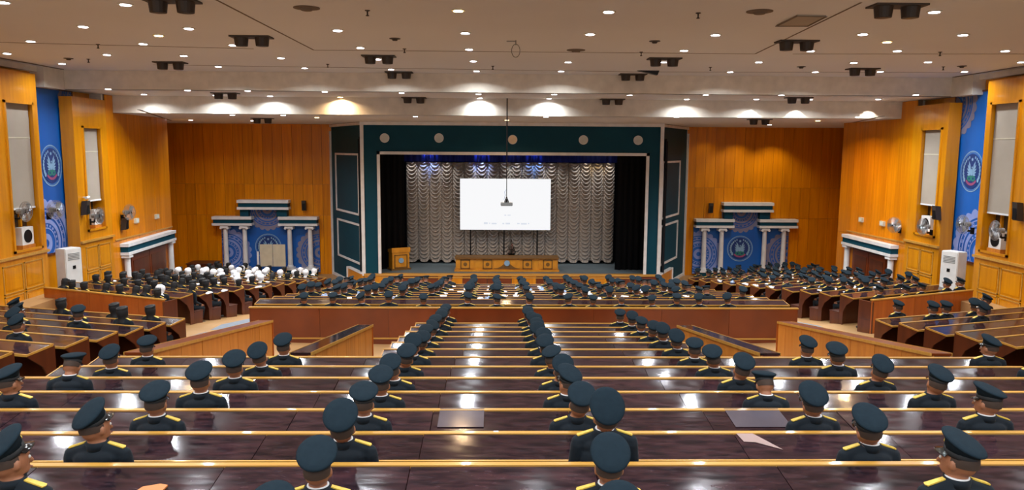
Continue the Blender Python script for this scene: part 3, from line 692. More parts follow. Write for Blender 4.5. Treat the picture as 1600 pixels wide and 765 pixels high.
# picture rail beside the portals and small white thermostat boxes
def on_side(s, x, y, off=.03):
    o_, dv, nn = SIDE[s]; return at_pl(x, y, (o_.x+nn.x*off, o_.y+nn.y*off), (dv.x, dv.y)), math.atan2(dv.y, dv.x), nn
for s, lst in ((-1, [((180, 375), (268, 354))]), (1, [((1413, 378), (1324, 360))])):
    for a_, b_ in lst:
        A, _, nn = on_side(s, *a_); Bq, _, _ = on_side(s, *b_); bm = B(); beam(bm, A, Bq, .05, .04, nn); struct(obj('trim_%d' % k, bm, 'gold')); k += 1
for s, px, py, lab in ((-1, 213, 344.5, 'small pale wall box nearest the wall fan on the left wall'), (-1, 245, 338, 'small pale wall box above the left portal'), (1, 1346, 343, 'small pale wall box above the right portal'), (1, 1379, 349, 'small pale wall box nearest the wall fan on the right wall')):
    A, rz, nn = on_side(s, px, py, .06); e = empty('wall_box', A, math.atan2(nn.y, nn.x)-math.pi/2); tag(e, lab, 'wall box', 'small wall boxes')
    bm = B(); box(bm, (-.14, -.05, -.09), (.14, .05, .09)); obj('case', bm, 'beige', e)
    bm = B(); box(bm, (-.1, .05, -.05), (.1, .058, .05)); obj('face_plate', bm, 'spk', e)

# dark column speakers on the rear wall and side piers
def small_speaker(loc, nrm, label, tilt=0, h=.42):
    e = empty('wall_loudspeaker', loc, math.atan2(nrm[1], nrm[0])-math.pi/2); tag(e, label, 'speaker', 'dark wall loudspeakers')
    bm = B(); prism(bm, [(-.1, .02, -h/2), (.1, .02, -h/2), (.1, .2, -h/2+.02), (-.1, .2, -h/2+.02)], (0, tilt, h)); obj('cabinet', bm, 'dkbox', e)
    bm = B(); tube(bm, (0, -.05, -.05), (0, .04, -.02), .025, n=8); obj('bracket', bm, 'metal', e)
    bm = B(); box(bm, (-.08, .2, -h/2+.05), (.08, .208, h/2-.05)); bm.transform(Matrix.Translation((0, tilt*.5, 0))); obj('grille', bm, 'metal', e)
small_speaker(at_y(476, 321, YW-.1), (0, -1, 0), 'dark wall speaker between the left niche and the stage', .04, .5)
small_speaker(at_y(1109.5, 325, YW-.1), (0, -1, 0), 'dark wall speaker between the right niche and the stage', .04, .5)
small_speaker(at_x(127, 325, XL), (1, 0, 0), 'dark loudspeaker on the left pier beside the blue banner', .05, .45)
small_speaker(at_x(1470, 333, XR), (-1, 0, 0), 'dark loudspeaker on the right pier beside the blue banner', .05, .45)
small_speaker(at_x(1598, 331, XR), (-1, 0, 0), 'dark loudspeaker on the right pier at the edge of view', .05, .5)
p, rz, nn = on_side(-1, 189, 350); small_speaker(p, nn, 'dark loudspeaker under the fan next to the left portal', .05, .42)
# small white security camera on the left pier
p = at_x(130, 308, XL+.02); e = empty('security_camera', p, -math.pi/2); tag(e, 'small white security camera on the left pier above a loudspeaker', 'camera')
bm = B(); tube(bm, (0, 0, 0), (0, .12, 0), .02, n=8); obj('arm', bm, 'plastic', e)
bm = B(); tube(bm, (-.08, .14, 0), (.1, .14, -.02), .045, n=12); obj('camera_body', bm, 'plastic', e)

# wall fans
def fan_proto():
    root = empty('wall_fan')
    bm = B(); tube(bm, (0, 0, -.2), (0, .16, -.2), .03, n=8); tube(bm, (0, .16, -.2), (0, .2, -.02), .03, n=8); box(bm, (-.06, -.02, -.3), (.06, .03, -.1)); obj('bracket', bm, 'metal', root)
    bm = B(); tube(bm, (0, .1, 0), (0, .32, 0), .075, .06, 14); obj('motor', bm, 'grey', root)
    R = .28
    cage = B()
    for yy, rr in ((.30, .8), (.34, 1), (.38, .8), (.42, .35)):
        n = 28
        for i in range(n):
            t0, t1 = 2*math.pi*i/n, 2*math.pi*(i+1)/n
            tube(cage, (R*rr*math.cos(t0), yy, R*rr*math.sin(t0)), (R*rr*math.cos(t1), yy, R*rr*math.sin(t1)), .006, n=4, cap=False)
    for i in range(36):
        t = 2*math.pi*i/36; c_, s_ = math.cos(t), math.sin(t)
        tube(cage, (R*.1*c_, .43, R*.1*s_), (R*c_, .34, R*s_), .0035, n=3, cap=False); tube(cage, (R*.1*c_, .28, R*.1*s_), (R*c_, .34, R*s_), .0035, n=3, cap=False)
    obj('cage', cage, 'chrome', root)
    for kk in range(3):
        bm = B(); t = kk*2*math.pi/3; pts = []
        for (r_, a_) in ((.05, -.3), (.14, -.5), (.24, -.3), (.25, .2), (.15, .4), (.05, .3)): pts.append((r_*math.cos(t+a_), .35+.03*a_, r_*math.sin(t+a_)))
        prism(bm, pts, (0, .006, 0)); obj('blade', bm, 'grey', root)
    bm = B(); tube(bm, (0, .33, 0), (0, .40, 0), .05, n=12); obj('hub', bm, 'metal', root)
    register(root); return root
fan = fan_proto(); used = False
L_ = []
for side, px, py, turn, lab in (('l', 33, 330, .1, 'round caged wall fan in front of the nearer window on the left wall'), ('l', 86, 327, .9, 'round caged wall fan in front of the left blue banner'),
                           ('l', 149, 337, .1, 'round caged wall fan in front of the farther window on the left wall'), ('ls', 190, 331, .7, 'round caged wall fan on the wood wall next to the left portal'),
                           ('rs', 1407, 351, -.9, 'round caged wall fan on the wood wall next to the right portal'), ('r', 1447, 354, -.2, 'round caged wall fan in front of the farther window on the right wall'),
                           ('r', 1510, 350, -.2, 'round caged wall fan in front of the right blue banner'), ('r', 1563, 360, .1, 'round caged wall fan in front of the nearer window on the right wall')):
    o = fan if not used else copy_tree(fan); used = True
    if side in 'lr': x = (XL if side == 'l' else XR); p = at_x(px, py, x+(.2 if side == 'l' else -.2)); p.x = x; nn = Vector((1 if side == 'l' else -1, 0, 0))
    else: p, _, nn = on_side(-1 if side == 'ls' else 1, px, py, .05)
    o.location = p; o.rotation_euler = (0, 0, math.atan2(nn.y, nn.x)-math.pi/2+turn*.0)
    o.rotation_euler.z += -turn*.5 if side[0] == 'l' else -turn*.5
    tag(o, lab, 'fan', 'caged wall fans')
# window air conditioners low in the window openings
for side, px, py, lab in (('l', 36, 368, 'white boxed air conditioner low in the nearer window on the left wall'), ('l', 149, 352, 'white boxed air conditioner low in the farther window on the left wall'),
                     ('r', 1452, 357, 'white boxed air conditioner low in the farther window on the right wall'), ('r', 1562, 374, 'white boxed air conditioner low in the nearer window on the right wall')):
    s = 1 if side == 'l' else -1; x = (XL if s > 0 else XR)-s*.26
    p = at_x(px, py, x); wz = {36: CZ-2.92, 149: CZ-2.72, 1452: CZ-2.75, 1562: CZ-2.88}[px]
    e = empty('window_air_conditioner', (x, p.y, wz), -s*math.pi/2); tag(e, lab, 'air conditioner', 'window air conditioners')
    bm = B(); box(bm, (-.27, -.1, .12), (.27, .14, .62)); obj('case', bm, 'plastic', e)
    bm = B(); box(bm, (-.3, -.12, 0), (.3, .16, .12)); obj('shelf', bm, 'plank', e)
    bm = B(); tube(bm, (0, .14, .36), (0, .15, .36), .19, n=20); obj('fan_grille', bm, 'metal', e)
# tall white floor air conditioners
for px0, px1, ptop, x, s, lab in ((97, 122, 387, XL+.0, 1, 'tall white floor-standing air conditioner below the left blue banner'), (1476, 1503, 392, XR-.0, -1, 'tall white floor-standing air conditioner below the right blue banner')):
    if s > 0: p = at_x(109, ptop, x+.3)
    else: p = at_x(1489, ptop, x-.3)
    zf = p.z-1.85; e = empty('floor_air_conditioner', (x+s*.25, p.y, zf), -s*math.pi/2 - s*.35); tag(e, lab, 'air conditioner', 'floor air conditioners')
    bm = B(); box(bm, (-.29, -.2, 0), (.29, .2, 1.85)); bmesh.ops.bevel(bm, geom=bm.edges[:], offset=.02, segments=2, affect='EDGES'); obj('cabinet', bm, 'plastic', e)
    bm = B()
    for i in range(5): box(bm, (-.2, .2, 1.5+i*.045), (.2, .21, 1.52+i*.045))
    obj('louvres', bm, 'grey', e)
    bm = B(); box(bm, (-.05, .2, 1.22), (.05, .212, 1.32)); obj('display', bm, 'metal', e)
    bm = B(); box(bm, (-.27, .2, .66), (.27, .208, .68)); obj('seam_line', bm, 'grey', e)
    bm = B(); box(bm, (-.35, -.26, -1.6), (.35, .26, 0)); obj('plinth', bm, 'wall2', e)

# ------------------------------------------------------------------ ceiling fittings
def lamp_meshes():
    bm = B(); n = 24
    ring(bm, Plane((0, 0, -.006), (1, 0, 0), (0, -1, 0)), (0, 0), .085, .115, 0, n)
    lathe_p = me_from('lamp_rim', bm, 'beige')
    bm = B(); lathe(bm, [(.085, -.022), (.08, -.012)], n=18); dc = me_from('lamp_disc', bm, 'cool')
    bm = B(); lathe(bm, [(.085, -.022), (.08, -.012)], n=18); dw = me_from('lamp_disc_warm', bm, 'warm')
    bm = B(); lathe(bm, [(.125, -.012), (.12, -.001)], n=24); rim = me_from('lamp_rim', bm, 'beige')
    return rim, dc, dw
RIM, DC, DW = lamp_meshes()
LD = {}
for nm, colr, e_ in (('cool', (.90, .95, 1), LAMP_W), ('warm', (1, .66, .36), LAMP_W*1.5)):
    ld = bpy.data.lights.new('downlight_'+nm, 'AREA'); ld.shape = 'DISK'; ld.size = .17; ld.energy = e_; ld.color = colr; ld.spread = math.radians(150); LD[nm] = ld
LDF = {k_: v_.copy() for k_, v_ in LD.items()}
for v_ in LDF.values(): v_.energy *= 1.9
def ceiling_lamp(x, y, z, kind, label, group):
    data = LD[kind] if z > CEIL3+.01 else LDF[kind]
    r = link('ceiling_light', RIM); r.location = (x, y, z); tag(r, label, 'light', group)
    link('diffuser', DC if kind == 'cool' else DW, r)
    l = bpy.data.objects.new('lamp', data); COL.objects.link(l); l.parent = r; l.location = (0, 0, -.03)
WM = {(248, 55), (716, 16), (1386, 65), (534, 152), (495, 183), (792, 187), (1278, 188)}
L1 = [(5, 3), (196, 6.5), (130, 41), (295, 44), (48, 64), (223.5, 68), (248, 55), (364, 70), (11, 83), (167, 85), (287, 86.5), (97, 99), (341, 103.5),
      (527.6, 47), (563, 74), (438.7, 90), (476, 106), (590, 92), (611, 108), (716, 16), (727, 51), (733, 76.6), (739.6, 95), (744.6, 110.6),
      (951, 17.8), (922, 53), (887.6, 96.7), (876.6, 111), (1118, 54), (1068.8, 78.4), (1036.6, 96.7), (1185.6, 96.7), (1141, 112),
      (1460, 18), (1348, 53), (1386, 65), (1504.6, 54), (1402, 79), (1570.7, 79), (1266.7, 79), (1334, 97.5), (1450, 96.5), (1596, 96.7), (1274, 112), (1375.4, 111.4), (1507, 111.6)]
L2 = [(169, 138.6), (225, 147), (293, 140.5), (337, 148.5), (387, 141.4), (507.5, 142.7), (627.5, 144.6), (422, 149.5), (534, 152), (747.7, 146.4), (749.8, 153),
      (866, 147), (857.8, 153.5), (984, 148), (965, 154.5), (1102.7, 147.7), (1073, 154.5), (1181.7, 154.5), (1221, 148), (1431, 147.7), (1265.6, 154.8), (1372.5, 154.5)]
L3 = [(257.5, 175), (298, 187), (363, 179), (395, 188), (442.6, 179.5), (495, 183), (649, 181.5), (792, 187), (853, 182.2), (1057, 182.2), (1238, 182.2), (1340.6, 182.2), (1202.6, 194.5), (1278, 188)]
def place_lamps(lst, z, plname, ymax):
    rows = {}
    pts = []
    for px, py in lst:
        p = at_z(px, py, z); pts.append((min(p.y, ymax), p.x, 'warm' if (px, py) in WM else 'cool'))
    pts.sort()
    # rows by distance, then order from the left
    out = []; cur = []
    for p in pts:
        if cur and p[0]-cur[0][0] > 1.1: out.append(cur); cur = []
        cur.append(p)
    out.append(cur)
    for ri, row in enumerate(out):
        row.sort(key=lambda q: q[1])
        for ci, (y, x, kd) in enumerate(row):
            ceiling_lamp(x, y, z, kd, '%s downlight in %s, %s row from camera, %s from left' % ('warm yellow' if kd == 'warm' else 'white', plname, ORD[ri], ORD[ci]), 'round downlights in the '+plname.split(' ', 1)[-1])
place_lamps(L1, CEIL1, 'main ceiling', 24.1); place_lamps(L2, CEIL2, 'stepped ceiling', 26.95); place_lamps(L3, CEIL3, 'front ceiling', 38)
# unseen downlights added above and behind the camera for fill, spaced like the grid
for j, Y in enumerate((10.1, 7.6, 5.1, 2.6, .1, -2.4)):
    for i in range(-5, 6):
        x = .61+2.54*i
        if abs(x) < 13.2:
            l = bpy.data.objects.new('lamp', LD['cool']); COL.objects.link(l)
            if j > 1: l.location = (x, Y, CEIL1-.03); continue
            r = link('ceiling_light', RIM); r.location = (x, Y, CEIL1); l.parent = r; l.location = (0, 0, -.03)
            tag(r, 'white downlight above the view, %s row out of frame, %s from left' % (ORD[j], ORD[i+5]), 'light', 'added downlights beyond the top of the view'); link('diffuser', DC, r)

# twin-spot housings: dark plate with two short drums
def twin_proto():
    e = empty('twin_spotlight')
    bm = B(); box(bm, (-.42, -.2, -.03), (.42, .2, 0)); obj('plate', bm, 'dkbox', e)
    for sx in (-1, 1):
        bm = B(); lathe(bm, [(.13, -.2), (.15, -.03)], (sx*.22, 0, 0), 18); h = obj('spot_head', bm, 'dkbox', e)
        bm = B(); lathe(bm, [(.10, -.206), (.10, -.2)], (sx*.22, 0, 0), 18); obj('lens', bm, 'metal', h)
    register(e); return e
tw = twin_proto(); used = False
for i, (px, py, z) in enumerate(((268, 0, 1), (393, 57, 1), (1402, 8, 1), (1245, 64, 1), (592, 87, 1), (1038, 91, 1), (266, 97, 1), (627, 115, 1), (988, 116, 1), (1348, 107, 1), (352, 145, 2), (650, 154, 2), (957, 154.5, 2), (1248, 152, 2), (410, 184.5, 3), (1187, 186, 3))):
    Z = (CEIL1, CEIL2, CEIL3)[z-1]; p = at_z(px, py, Z)
    o = tw if not used else copy_tree(tw); used = True
    o.location = (p.x, min(p.y, (24.0, 26.9, 37)[z-1]), Z)
    near = ['above the far left corner of view', 'second largest left of the ceiling seam', 'largest one at the upper right', 'beside the ceiling hatch', 'on the seam left of centre', 'on the seam right of centre', 'near the left wall', 'just before the step left of centre', 'just before the step right of centre', 'near the right wall before the step', 'under the step at the left', 'under the step left of the projector wire', 'under the step right of the projector wire', 'under the step at the right', 'over the left wood wall', 'over the right niche'][i]
    tag(o, 'dark twin spotlight housing '+near, 'spotlight', 'dark twin spotlight housings')
# small sprinklers / detectors, oval vents, hatch
for i, (px, py) in enumerate(((574, 16), (1091, 20), (153, 69), (138, 92), (632, 76), (1002, 81), (1469, 81), (770, 103), (1110, 105), (512, 100), (1474, 104))):
    p = at_z(px, py, CEIL1); bm = B(); lathe(bm, [(.012, -.10), (.035, -.095), (.012, -.07), (.015, -.02), (.045, -.012), (.045, 0)], n=10)
    o = obj('sprinkler', bm, 'dkbox', mtx=Matrix.Translation(p)); tag(o, 'small dark ceiling sprinkler, %s counted from the top of the view' % ORD[i], 'sprinkler', 'ceiling sprinklers')
for i, (px, py) in enumerate(((479, 12), (1187, 17.5), (900, 78), (107, 91), (617, 60), (1023, 64), (1252, 104), (1503, 103))):
    p = at_z(px, py, CEIL1); big = i < 2; bm = B(); r = .22 if i < 3 else .12
    lathe(bm, [(r*.4, -.05), (r*.55, -.02), (r, -.012), (r, 0)], n=20); o = obj('ceiling_vent', bm, 'dkbox' if i > 2 else 'seam', mtx=Matrix.Translation(p))
    tag(o, ['round dark ceiling vent at the upper left', 'round dark ceiling vent at the upper right', 'flat dark ceiling vent just before the seam', 'small flat dark disc near the left wall ceiling slot', 'small flat dark disc left of centre on the ceiling', 'small flat dark disc right of centre on the ceiling', 'small flat dark disc by the right step spotlight', 'small flat dark disc near the right wall ceiling slot'][i], 'ceiling vent', 'dark round ceiling discs')
c4 = [at_z(x, y, CEIL1) for x, y in ((1213, 39), (1262, 39), (1291, 24), (1246, 23))]
bm = B(); prism(bm, [(v.x, v.y, CEIL1-.02) for v in c4], (0, 0, .02)); o = obj('ceiling_hatch', bm, 'blind'); tag(o, 'flush square access hatch in the main ceiling', 'hatch')
bm = B(); frame(bm, *[Vector((v.x, v.y, CEIL1-.02)) for v in c4], .03, .01, (0, 0, -1)); obj('hatch_rim', bm, 'seam', o)
# wire loop hanging from the ceiling
p = at_z(806, 63, CEIL1); bm = B(); tube(bm, (0, 0, -.0), (.0, 0, -.1), .012, n=6); tube(bm, (-.2, 0, -.02), (0, 0, -.02), .01, n=6)
for i in range(14):
    t0, t1 = 2*math.pi*i/14, 2*math.pi*(i+1)/14; tube(bm, (.09*math.sin(t0), 0, -.22+.14*math.cos(t0)), (.09*math.sin(t1), 0, -.22+.14*math.cos(t1)), .009, n=5, cap=False)
o = obj('cable_loop', bm, 'grey', mtx=Matrix.Translation(p)); tag(o, 'loop of grey cable hanging from the ceiling near the middle', 'cable')
# dark triangular loudspeaker wedge
p = at_z(1012, 110, CEIL1); bm = B(); prism(bm, [(-.3, 0, 0), (.35, 0, 0), (.3, 0, -.13), (.05, 0, -.07)], (0, .2, 0)); o = obj('ceiling_wedge', bm, 'metal', mtx=Matrix.Translation((p.x, p.y, CEIL1))); tag(o, 'flat black wedge-shaped fitting on the ceiling by the right-centre spots', 'fitting')

# projector on its long pole
p0 = at_z(792.5, 153.5, CEIL2); p1 = at_y(792.5, 318, p0.y)
PJ = empty('projector', (p0.x, p0.y, p1.z)); tag(PJ, 'grey projector hanging on a long thin pole in front of the screen', 'projector')
bm = B(); tube(bm, (0, 0, .1), (0, 0, 1.7), .012, n=8); tube(bm, (0, 0, 1.7), (0, 0, CEIL2-p1.z), .022, n=8); obj('pole', bm, 'metal', PJ)
bm = B(); box(bm, (-.21, -.17, -.07), (.21, .17, .05)); bmesh.ops.bevel(bm, geom=bm.edges[:], offset=.015, segments=2, affect='EDGES'); obj('projector_body', bm, 'grey', PJ)
bm = B(); box(bm, (-.08, -.08, .05), (.08, .08, .08)); tube(bm, (-.07, 0, .08), (0, 0, .25), .012, n=6); tube(bm, (.07, 0, .08), (0, 0, .25), .012, n=6); tube(bm, (0, 0, .08), (0, 0, .16), .04, n=8); obj('mount', bm, 'metal', PJ)
bm = B(); tube(bm, (0, .17, 0), (0, .21, 0), .05, n=12); obj('lens', bm, 'metal', PJ)
bm = B(); tube(bm, (-.05, 0, .3), (-.07, .02, .42), .008, n=5); tube(bm, (-.07, .02, .42), (-.02, 0, .5), .008, n=5); tube(bm, (-.09, 0, .14), (-.05, 0, .3), .008, n=5); obj('cable', bm, 'pblue', PJ)

# spotlights set tight against the second step: they throw scallops on its face
def spot(loc, to, energy, ang, colr, blend=.15, size=.03):
    l = bpy.data.lights.new('spot', 'SPOT'); l.energy = energy; l.spot_size = math.radians(ang); l.spot_blend = blend; l.color = colr; l.shadow_soft_size = size
    o = bpy.data.objects.new('spot', l); COL.objects.link(o); o.location = loc; o.rotation_euler = (Vector(to)-Vector(loc)).to_track_quat('-Z', 'Y').to_euler(); return o
for px, e_, c_ in ((237, 14, (.8, .9, 1)), (345, 60, (1, .97, .9)), (435, 14, (.8, .9, 1)), (533, 40, (1, .93, .85)), (640, 90, (1, .98, .95)), (741, 30, (1, .7, .25)), (855, 75, (1, .95, .9)), (962, 60, (1, .95, .8)), (1070, 45, (1, .95, .9)), (1172, 80, (.9, 1, 1)), (1243, 70, (1, .97, .9)), (1357, 55, (1, .93, .85))):
    x = at_y(px, 165, YB).x; spot((x, YB-.28, CEIL2-.12), (x, YB-.28+.05, CEIL2-2), e_*.8, 96, c_, .12)
# warm scallops high on the rear wall, stage lamps over the valance
for px, e_, dd_ in ((1150, 150, 1.3), (1205, 230, 1.5), (1100, 40, 1.0)):
    x = at_y(px, 220, YW).x; spot((x, YW-dd_, CEIL3-.05), (x, YW-dd_*.4, 3), e_, 100, (1, .86, .5), .7)
for px, c_, e_ in ((670, (.25, .4, 1), 260), (752, (.25, .4, 1), 260), (835, (.2, .4, 1), 220), (925, (1, .7, .3), 50), (945, (1, .65, .25), 40), (665, (1, .9, .7), 35), (800, (.7, .85, 1), 40)):
    x = at_y(px, 250, 37).x; spot((x, 36.7, CZ+.05), (x, 37.3, CZ-.35), e_, 66, c_, .6, .1)
for x in (-4.2, -2.6, -.9, .8, 2.5, 4.2, 5.5): spot((x, 36.75, CZ+.1), (x+.1, 37.35, CZ-4.5), 150, 80, (1, .95, .9), .9, .06)  # unseen spots added to graze the curtain and shade its swags

# ------------------------------------------------------------------ desks with benches
DMESH = {}
def dm(key, fn, mats):
    if key not in DMESH: bm = B(); fn(bm); DMESH[key] = me_from(key[0], bm, mats)
    return DMESH[key]
def slab(bm, w, y0, z0, y1, z1, t):
    """sloping board, width w centred on x, from (y0,z0) to (y1,z1)"""
    hexa(bm, [(-w/2, y0, z0-t), (w/2, y0, z0-t), (w/2, y1, z1-t), (-w/2, y1, z1-t)], [(-w/2, y0, z0), (w/2, y0, z0), (w/2, y1, z1), (-w/2, y1, z1)])
def desk(name, p0, p1, ztop, H, npan, label, group, back_mat='end', bench=True, top=True, thin=False):
    """p0, p1: ends of the upright panel in plan, left to right as the sitters face. Desk top towards the viewer, bench beyond."""
    p0, p1 = Vector((p0[0], p0[1], 0)), Vector((p1[0], p1[1], 0)); L = (p1-p0).length; c = (p0+p1)/2
    rz = math.atan2(p1.y-p0.y, p1.x-p0.x); zf = ztop-H
    root = empty(name, (c.x, c.y, zf), rz); tag(root, label, 'desk' if top else 'barrier', group)
    L = round(L, 2); K = (L, round(H, 2))
    bm_fp = lambda bm: box(bm, (-L/2, 0, -.25), (L/2, .035, H-.03))
    link('front_panel', dm(('front_panel',)+K+(back_mat,), bm_fp, back_mat), root)
    rw = .10 if not top else (.04 if thin else .055)
    link('top_rail', dm(('top_rail', L, rw), lambda bm: box(bm, (-L/2-.01, -.025, -.02 if rw < .05 else -.03), (L/2+.01, -.025+rw, 0)), 'gold'), root, Matrix.Translation((0, 0, H)))
    if top:
        w = L/npan; me = dm(('desk_panel', round(w, 3)), lambda bm: slab(bm, w-.006, -.445, -.056, -.027, -.010, .022), 'desk')
        for i in range(npan):
            o = link('desk_panel', me, root, Matrix.Translation((-L/2+w*(i+.5), 0, H+random.uniform(-.0015, .0015))) @ Matrix.Rotation(random.uniform(-.006, .006), 4, 'X') @ Matrix.Rotation(random.uniform(-.002, .002), 4, 'Y'))
        link('edge_strip', dm(('edge_strip', L), lambda bm: box(bm, (-L/2, -.465, -.085), (L/2, -.442, -.050)), 'gold'), root, Matrix.Translation((0, 0, H)))
        link('end_strip', dm(('end_strip',), lambda bm: hexa(bm, [(-.007, -.46, -.08), (.007, -.46, -.08), (.007, 0, -.04), (-.007, 0, -.04)], [(-.007, -.46, -.05), (.007, -.46, -.05), (.007, 0, -.006), (-.007, 0, -.006)]), 'gold'), root, Matrix.Translation((-L/2, 0, H)))
        link('end_strip', DMESH[('end_strip',)], root, Matrix.Translation((L/2, 0, H)))
        def ep(bm):
            pts = [(0, -.0, -.25), (0, -.09, -.25), (0, -.10, H-.5), (0, -.2, H-.3), (0, -.43, H-.11), (0, -.445, H-.08), (0, 0, H-.04)]
            prism(bm, pts, (.03, 0, 0))
        me = dm(('end_panel', K[1]), ep, 'end')
        link('end_panel', me, root, Matrix.Translation((-L/2, 0, 0))); link('end_panel', me, root, Matrix.Translation((L/2-.03, 0, 0)))
    if bench:
        link('bench_seat', dm(('bench_seat', L), lambda bm: box(bm, (-L/2, .05, .375), (L/2, .40, .405)), 'seat'), root)
        me = dm(('bench_support',), lambda bm: prism(bm, [(0, .04, -.25), (0, .34, -.25), (0, .38, .375), (0, .04, .375)], (.03, 0, 0)), 'end')
        nb = 2 if L < 7 else 4
        for i in range(nb): link('bench_support', me, root, Matrix.Translation((-L/2+(L-.03)*i/(nb-1), 0, 0)))
    return root
PH = .95
for k_ in range(-3, 13):
    Y = 5.106+.95*k_
    wide = k_ <= 6
    x0_, x1_ = (-5.72, 7.1) if wide else (-1.77, 3.25)
    if k_ <= 6: lab = 'long dark desk with gold rail, %s full-width row up from the bottom' % ORD[max(0, k_)] if k_ >= 0 else 'long dark-topped desk below the bottom edge, %s row out of view' % ORD[-k_-1]
    else: lab = 'narrow dark desk between the sloping parapets, %s row towards the barrier' % ORD[k_-7]
    desk('bench_desk', (x0_, Y), (x1_, Y), ZT(Y), PH, 10 if wide else 4, lab, 'bench desks of the upper centre block')
# upper side blocks
LROW = []; RROW = []
for j in range(8):
    z = CZ-3.6+.1357*j
    p1 = (-6.62, 15.98-.95*j); xw = -12.45; p0 = (xw, p1[1]+.27*(p1[0]-xw)); LROW.append((p0, p1, z))
    desk('bench_desk', p0, p1, z, PH, 4, 'slanted dark desk of the upper left block, %s row back from its barrier' % ORD[j], 'bench desks of the upper left block', thin=True)
    p0 = (8.25, 16.05-.95*j); xw = 13.3; p1 = (xw, p0[1]+.32*(xw-p0[0])); RROW.append((p0, p1, z))
    desk('bench_desk', p0, p1, z, PH, 4, 'slanted dark desk of the upper right block, %s row back from its barrier' % ORD[j], 'bench desks of the upper right block', thin=True)
# lower centre block with its long barrier
CB = desk('long_barrier', (-6.28, 19.14), (7.78, 19.14), CZ-4.016, .99, 1, 'long red-brown barrier with gold top rail across the middle of the hall', None, back_mat='barrier', top=False)
bm = B(); box(bm, (-7.02, -.02, .16), (7.02, 0, .2)); obj('base_strip', bm, 'gold', CB)
for i in range(8):
    bm = B(); a = -7.0+14.0*i/8; box(bm, (a+.004, -.014, .2), (a+1.75-.004, 0, .95)); obj('veneer_panel', bm, 'barrier', CB)
CROW = [(19.14, CZ-4.016)]
for i in range(9):
    Y = 20.09+.95*i; z = CZ-(3.988+.1179*i); CROW.append((Y, z))
    desk('bench_desk', (-6.3+.1*i, Y), (7.75-.1*i, Y), z, .97, 6, 'dark desk of the lower centre block, %s row beyond the red-brown barrier' % ORD[i], 'bench desks of the lower centre block', thin=True)
# lower side blocks
def lowside(sgn):
    rows = []
    for i in range(12):
        Y = (20.0 if sgn < 0 else 20.2)+(0 if i == 0 else .5+.97*i); h = -(4.0+.118*i)
        if sgn < 0: x1 = -8.8+.16*i; x0 = -12.95; p0, p1 = (x0, Y+.42*(x1-x0)), (x1, Y)
        else: x0 = 10.25-.2*i; x1 = 14.0; p0, p1 = (x0, Y), (x1, Y+.42*(x1-x0))
        rows.append((p0, p1, CZ+h))
        side = 'left' if sgn < 0 else 'right'
        if i == 0:
            b_ = desk('long_barrier', p0, p1, CZ+h, .97, 1, 'slanted orange-brown barrier with gold rail before the lower %s block' % side, None, back_mat='obarrier', top=False)
            L = (Vector(p1)-Vector(p0)).length
            for q in range(5):
                bm = B(); a = -L/2+L*q/5; box(bm, (a+.004, -.014, 0), (a+L/5-.004, 0, .93)); obj('veneer_panel', bm, 'obarrier', b_)
            bm = B(); box(bm, ((L/2-.04 if sgn < 0 else -L/2), -.02, -.2), ((L/2 if sgn < 0 else -L/2+.04), .45, .90)); obj('end_panel', bm, 'end', b_)
        else:
            desk('bench_desk', p0, p1, CZ+h, .95, 3, 'slanted dark desk of the lower %s block, %s row beyond its barrier' % (side, ORD[i-1]), 'bench desks of the lower %s block' % side, thin=True)
    return rows
LLOW, RLOW = lowside(-1), lowside(1)

# sloping parapets beside the narrow desks
def parapet(xa, ya, xb, yb, w, label, face, cop='desk'):
    """far end (xa,ya), near end (xb,yb)"""
    root = empty('sloping_parapet', (xb, yb, zfloor(xb, yb))); tag(root, label, 'parapet', 'sloping parapets over the cross aisle')
    T = Matrix.Translation((-xb, -yb, -zfloor(xb, yb)))
    def P4(dx0, dx1, z): return [Vector((xb+dx0, yb, z(yb))), Vector((xb+dx1, yb, z(yb))), Vector((xa+dx1, ya, z(ya))), Vector((xa+dx0, ya, z(ya)))]
    top = lambda y: ZT(y)+.04
    bm = B(); hexa(bm, P4(0, w, lambda y: top(y)-.035), P4(0, w, top)); bm.transform(T); obj('coping', bm, cop, root)
    bm = B(); hexa(bm, P4(-.012, 0, lambda y: top(y)-.045), P4(-.012, 0, lambda y: top(y)+.006)); hexa(bm, P4(w, w+.012, lambda y: top(y)-.045), P4(w, w+.012, lambda y: top(y)+.006)); bm.transform(T); obj('coping_edge', bm, 'gold', root)
    bm = B(); hexa(bm, P4(.04, w-.04, lambda y: zfloor(0, y)-.3), P4(.04, w-.04, lambda y: top(y)-.035)); bm.transform(T); obj('core', bm, 'end', root)
    n = 14
    for side in (0, 1):
        for i in range(n):
            y0_, y1_ = yb+(ya-yb)*i/n+.004, yb+(ya-yb)*(i+1)/n-.004
            def X(y): return xb+(xa-xb)*(y-yb)/(ya-yb)
            o = (w-.04) if side else .04; t = random.uniform(.016, .024); s1 = o+t if side else o-t; e = [o, s1]; e.sort()
            bm = B()
            lo = [Vector((X(y0_)+e[0], y0_, top(y0_)-1.3)), Vector((X(y0_)+e[1], y0_, top(y0_)-1.3)), Vector((X(y1_)+e[1], y1_, top(y1_)-1.3)), Vector((X(y1_)+e[0], y1_, top(y1_)-1.3))]
            hi = [Vector((v.x, v.y, top(v.y)-.037)) for v in lo]
            hexa(bm, lo, hi); bm.transform(T); obj('plank', bm, 'plank' if side == face else 'barrier', root)
    bm = B(); box(bm, (xa+.0, ya, top(ya)-1.1), (xa+w, ya+.03, top(ya)-.005)); bm.transform(T); obj('end_board', bm, 'obarrier', root)
parapet(-5.24, 16.6, -5.43, 10.95, .3, 'long sloping parapet with brown top left of the cross aisle, plank-faced', 1, 'barrier')
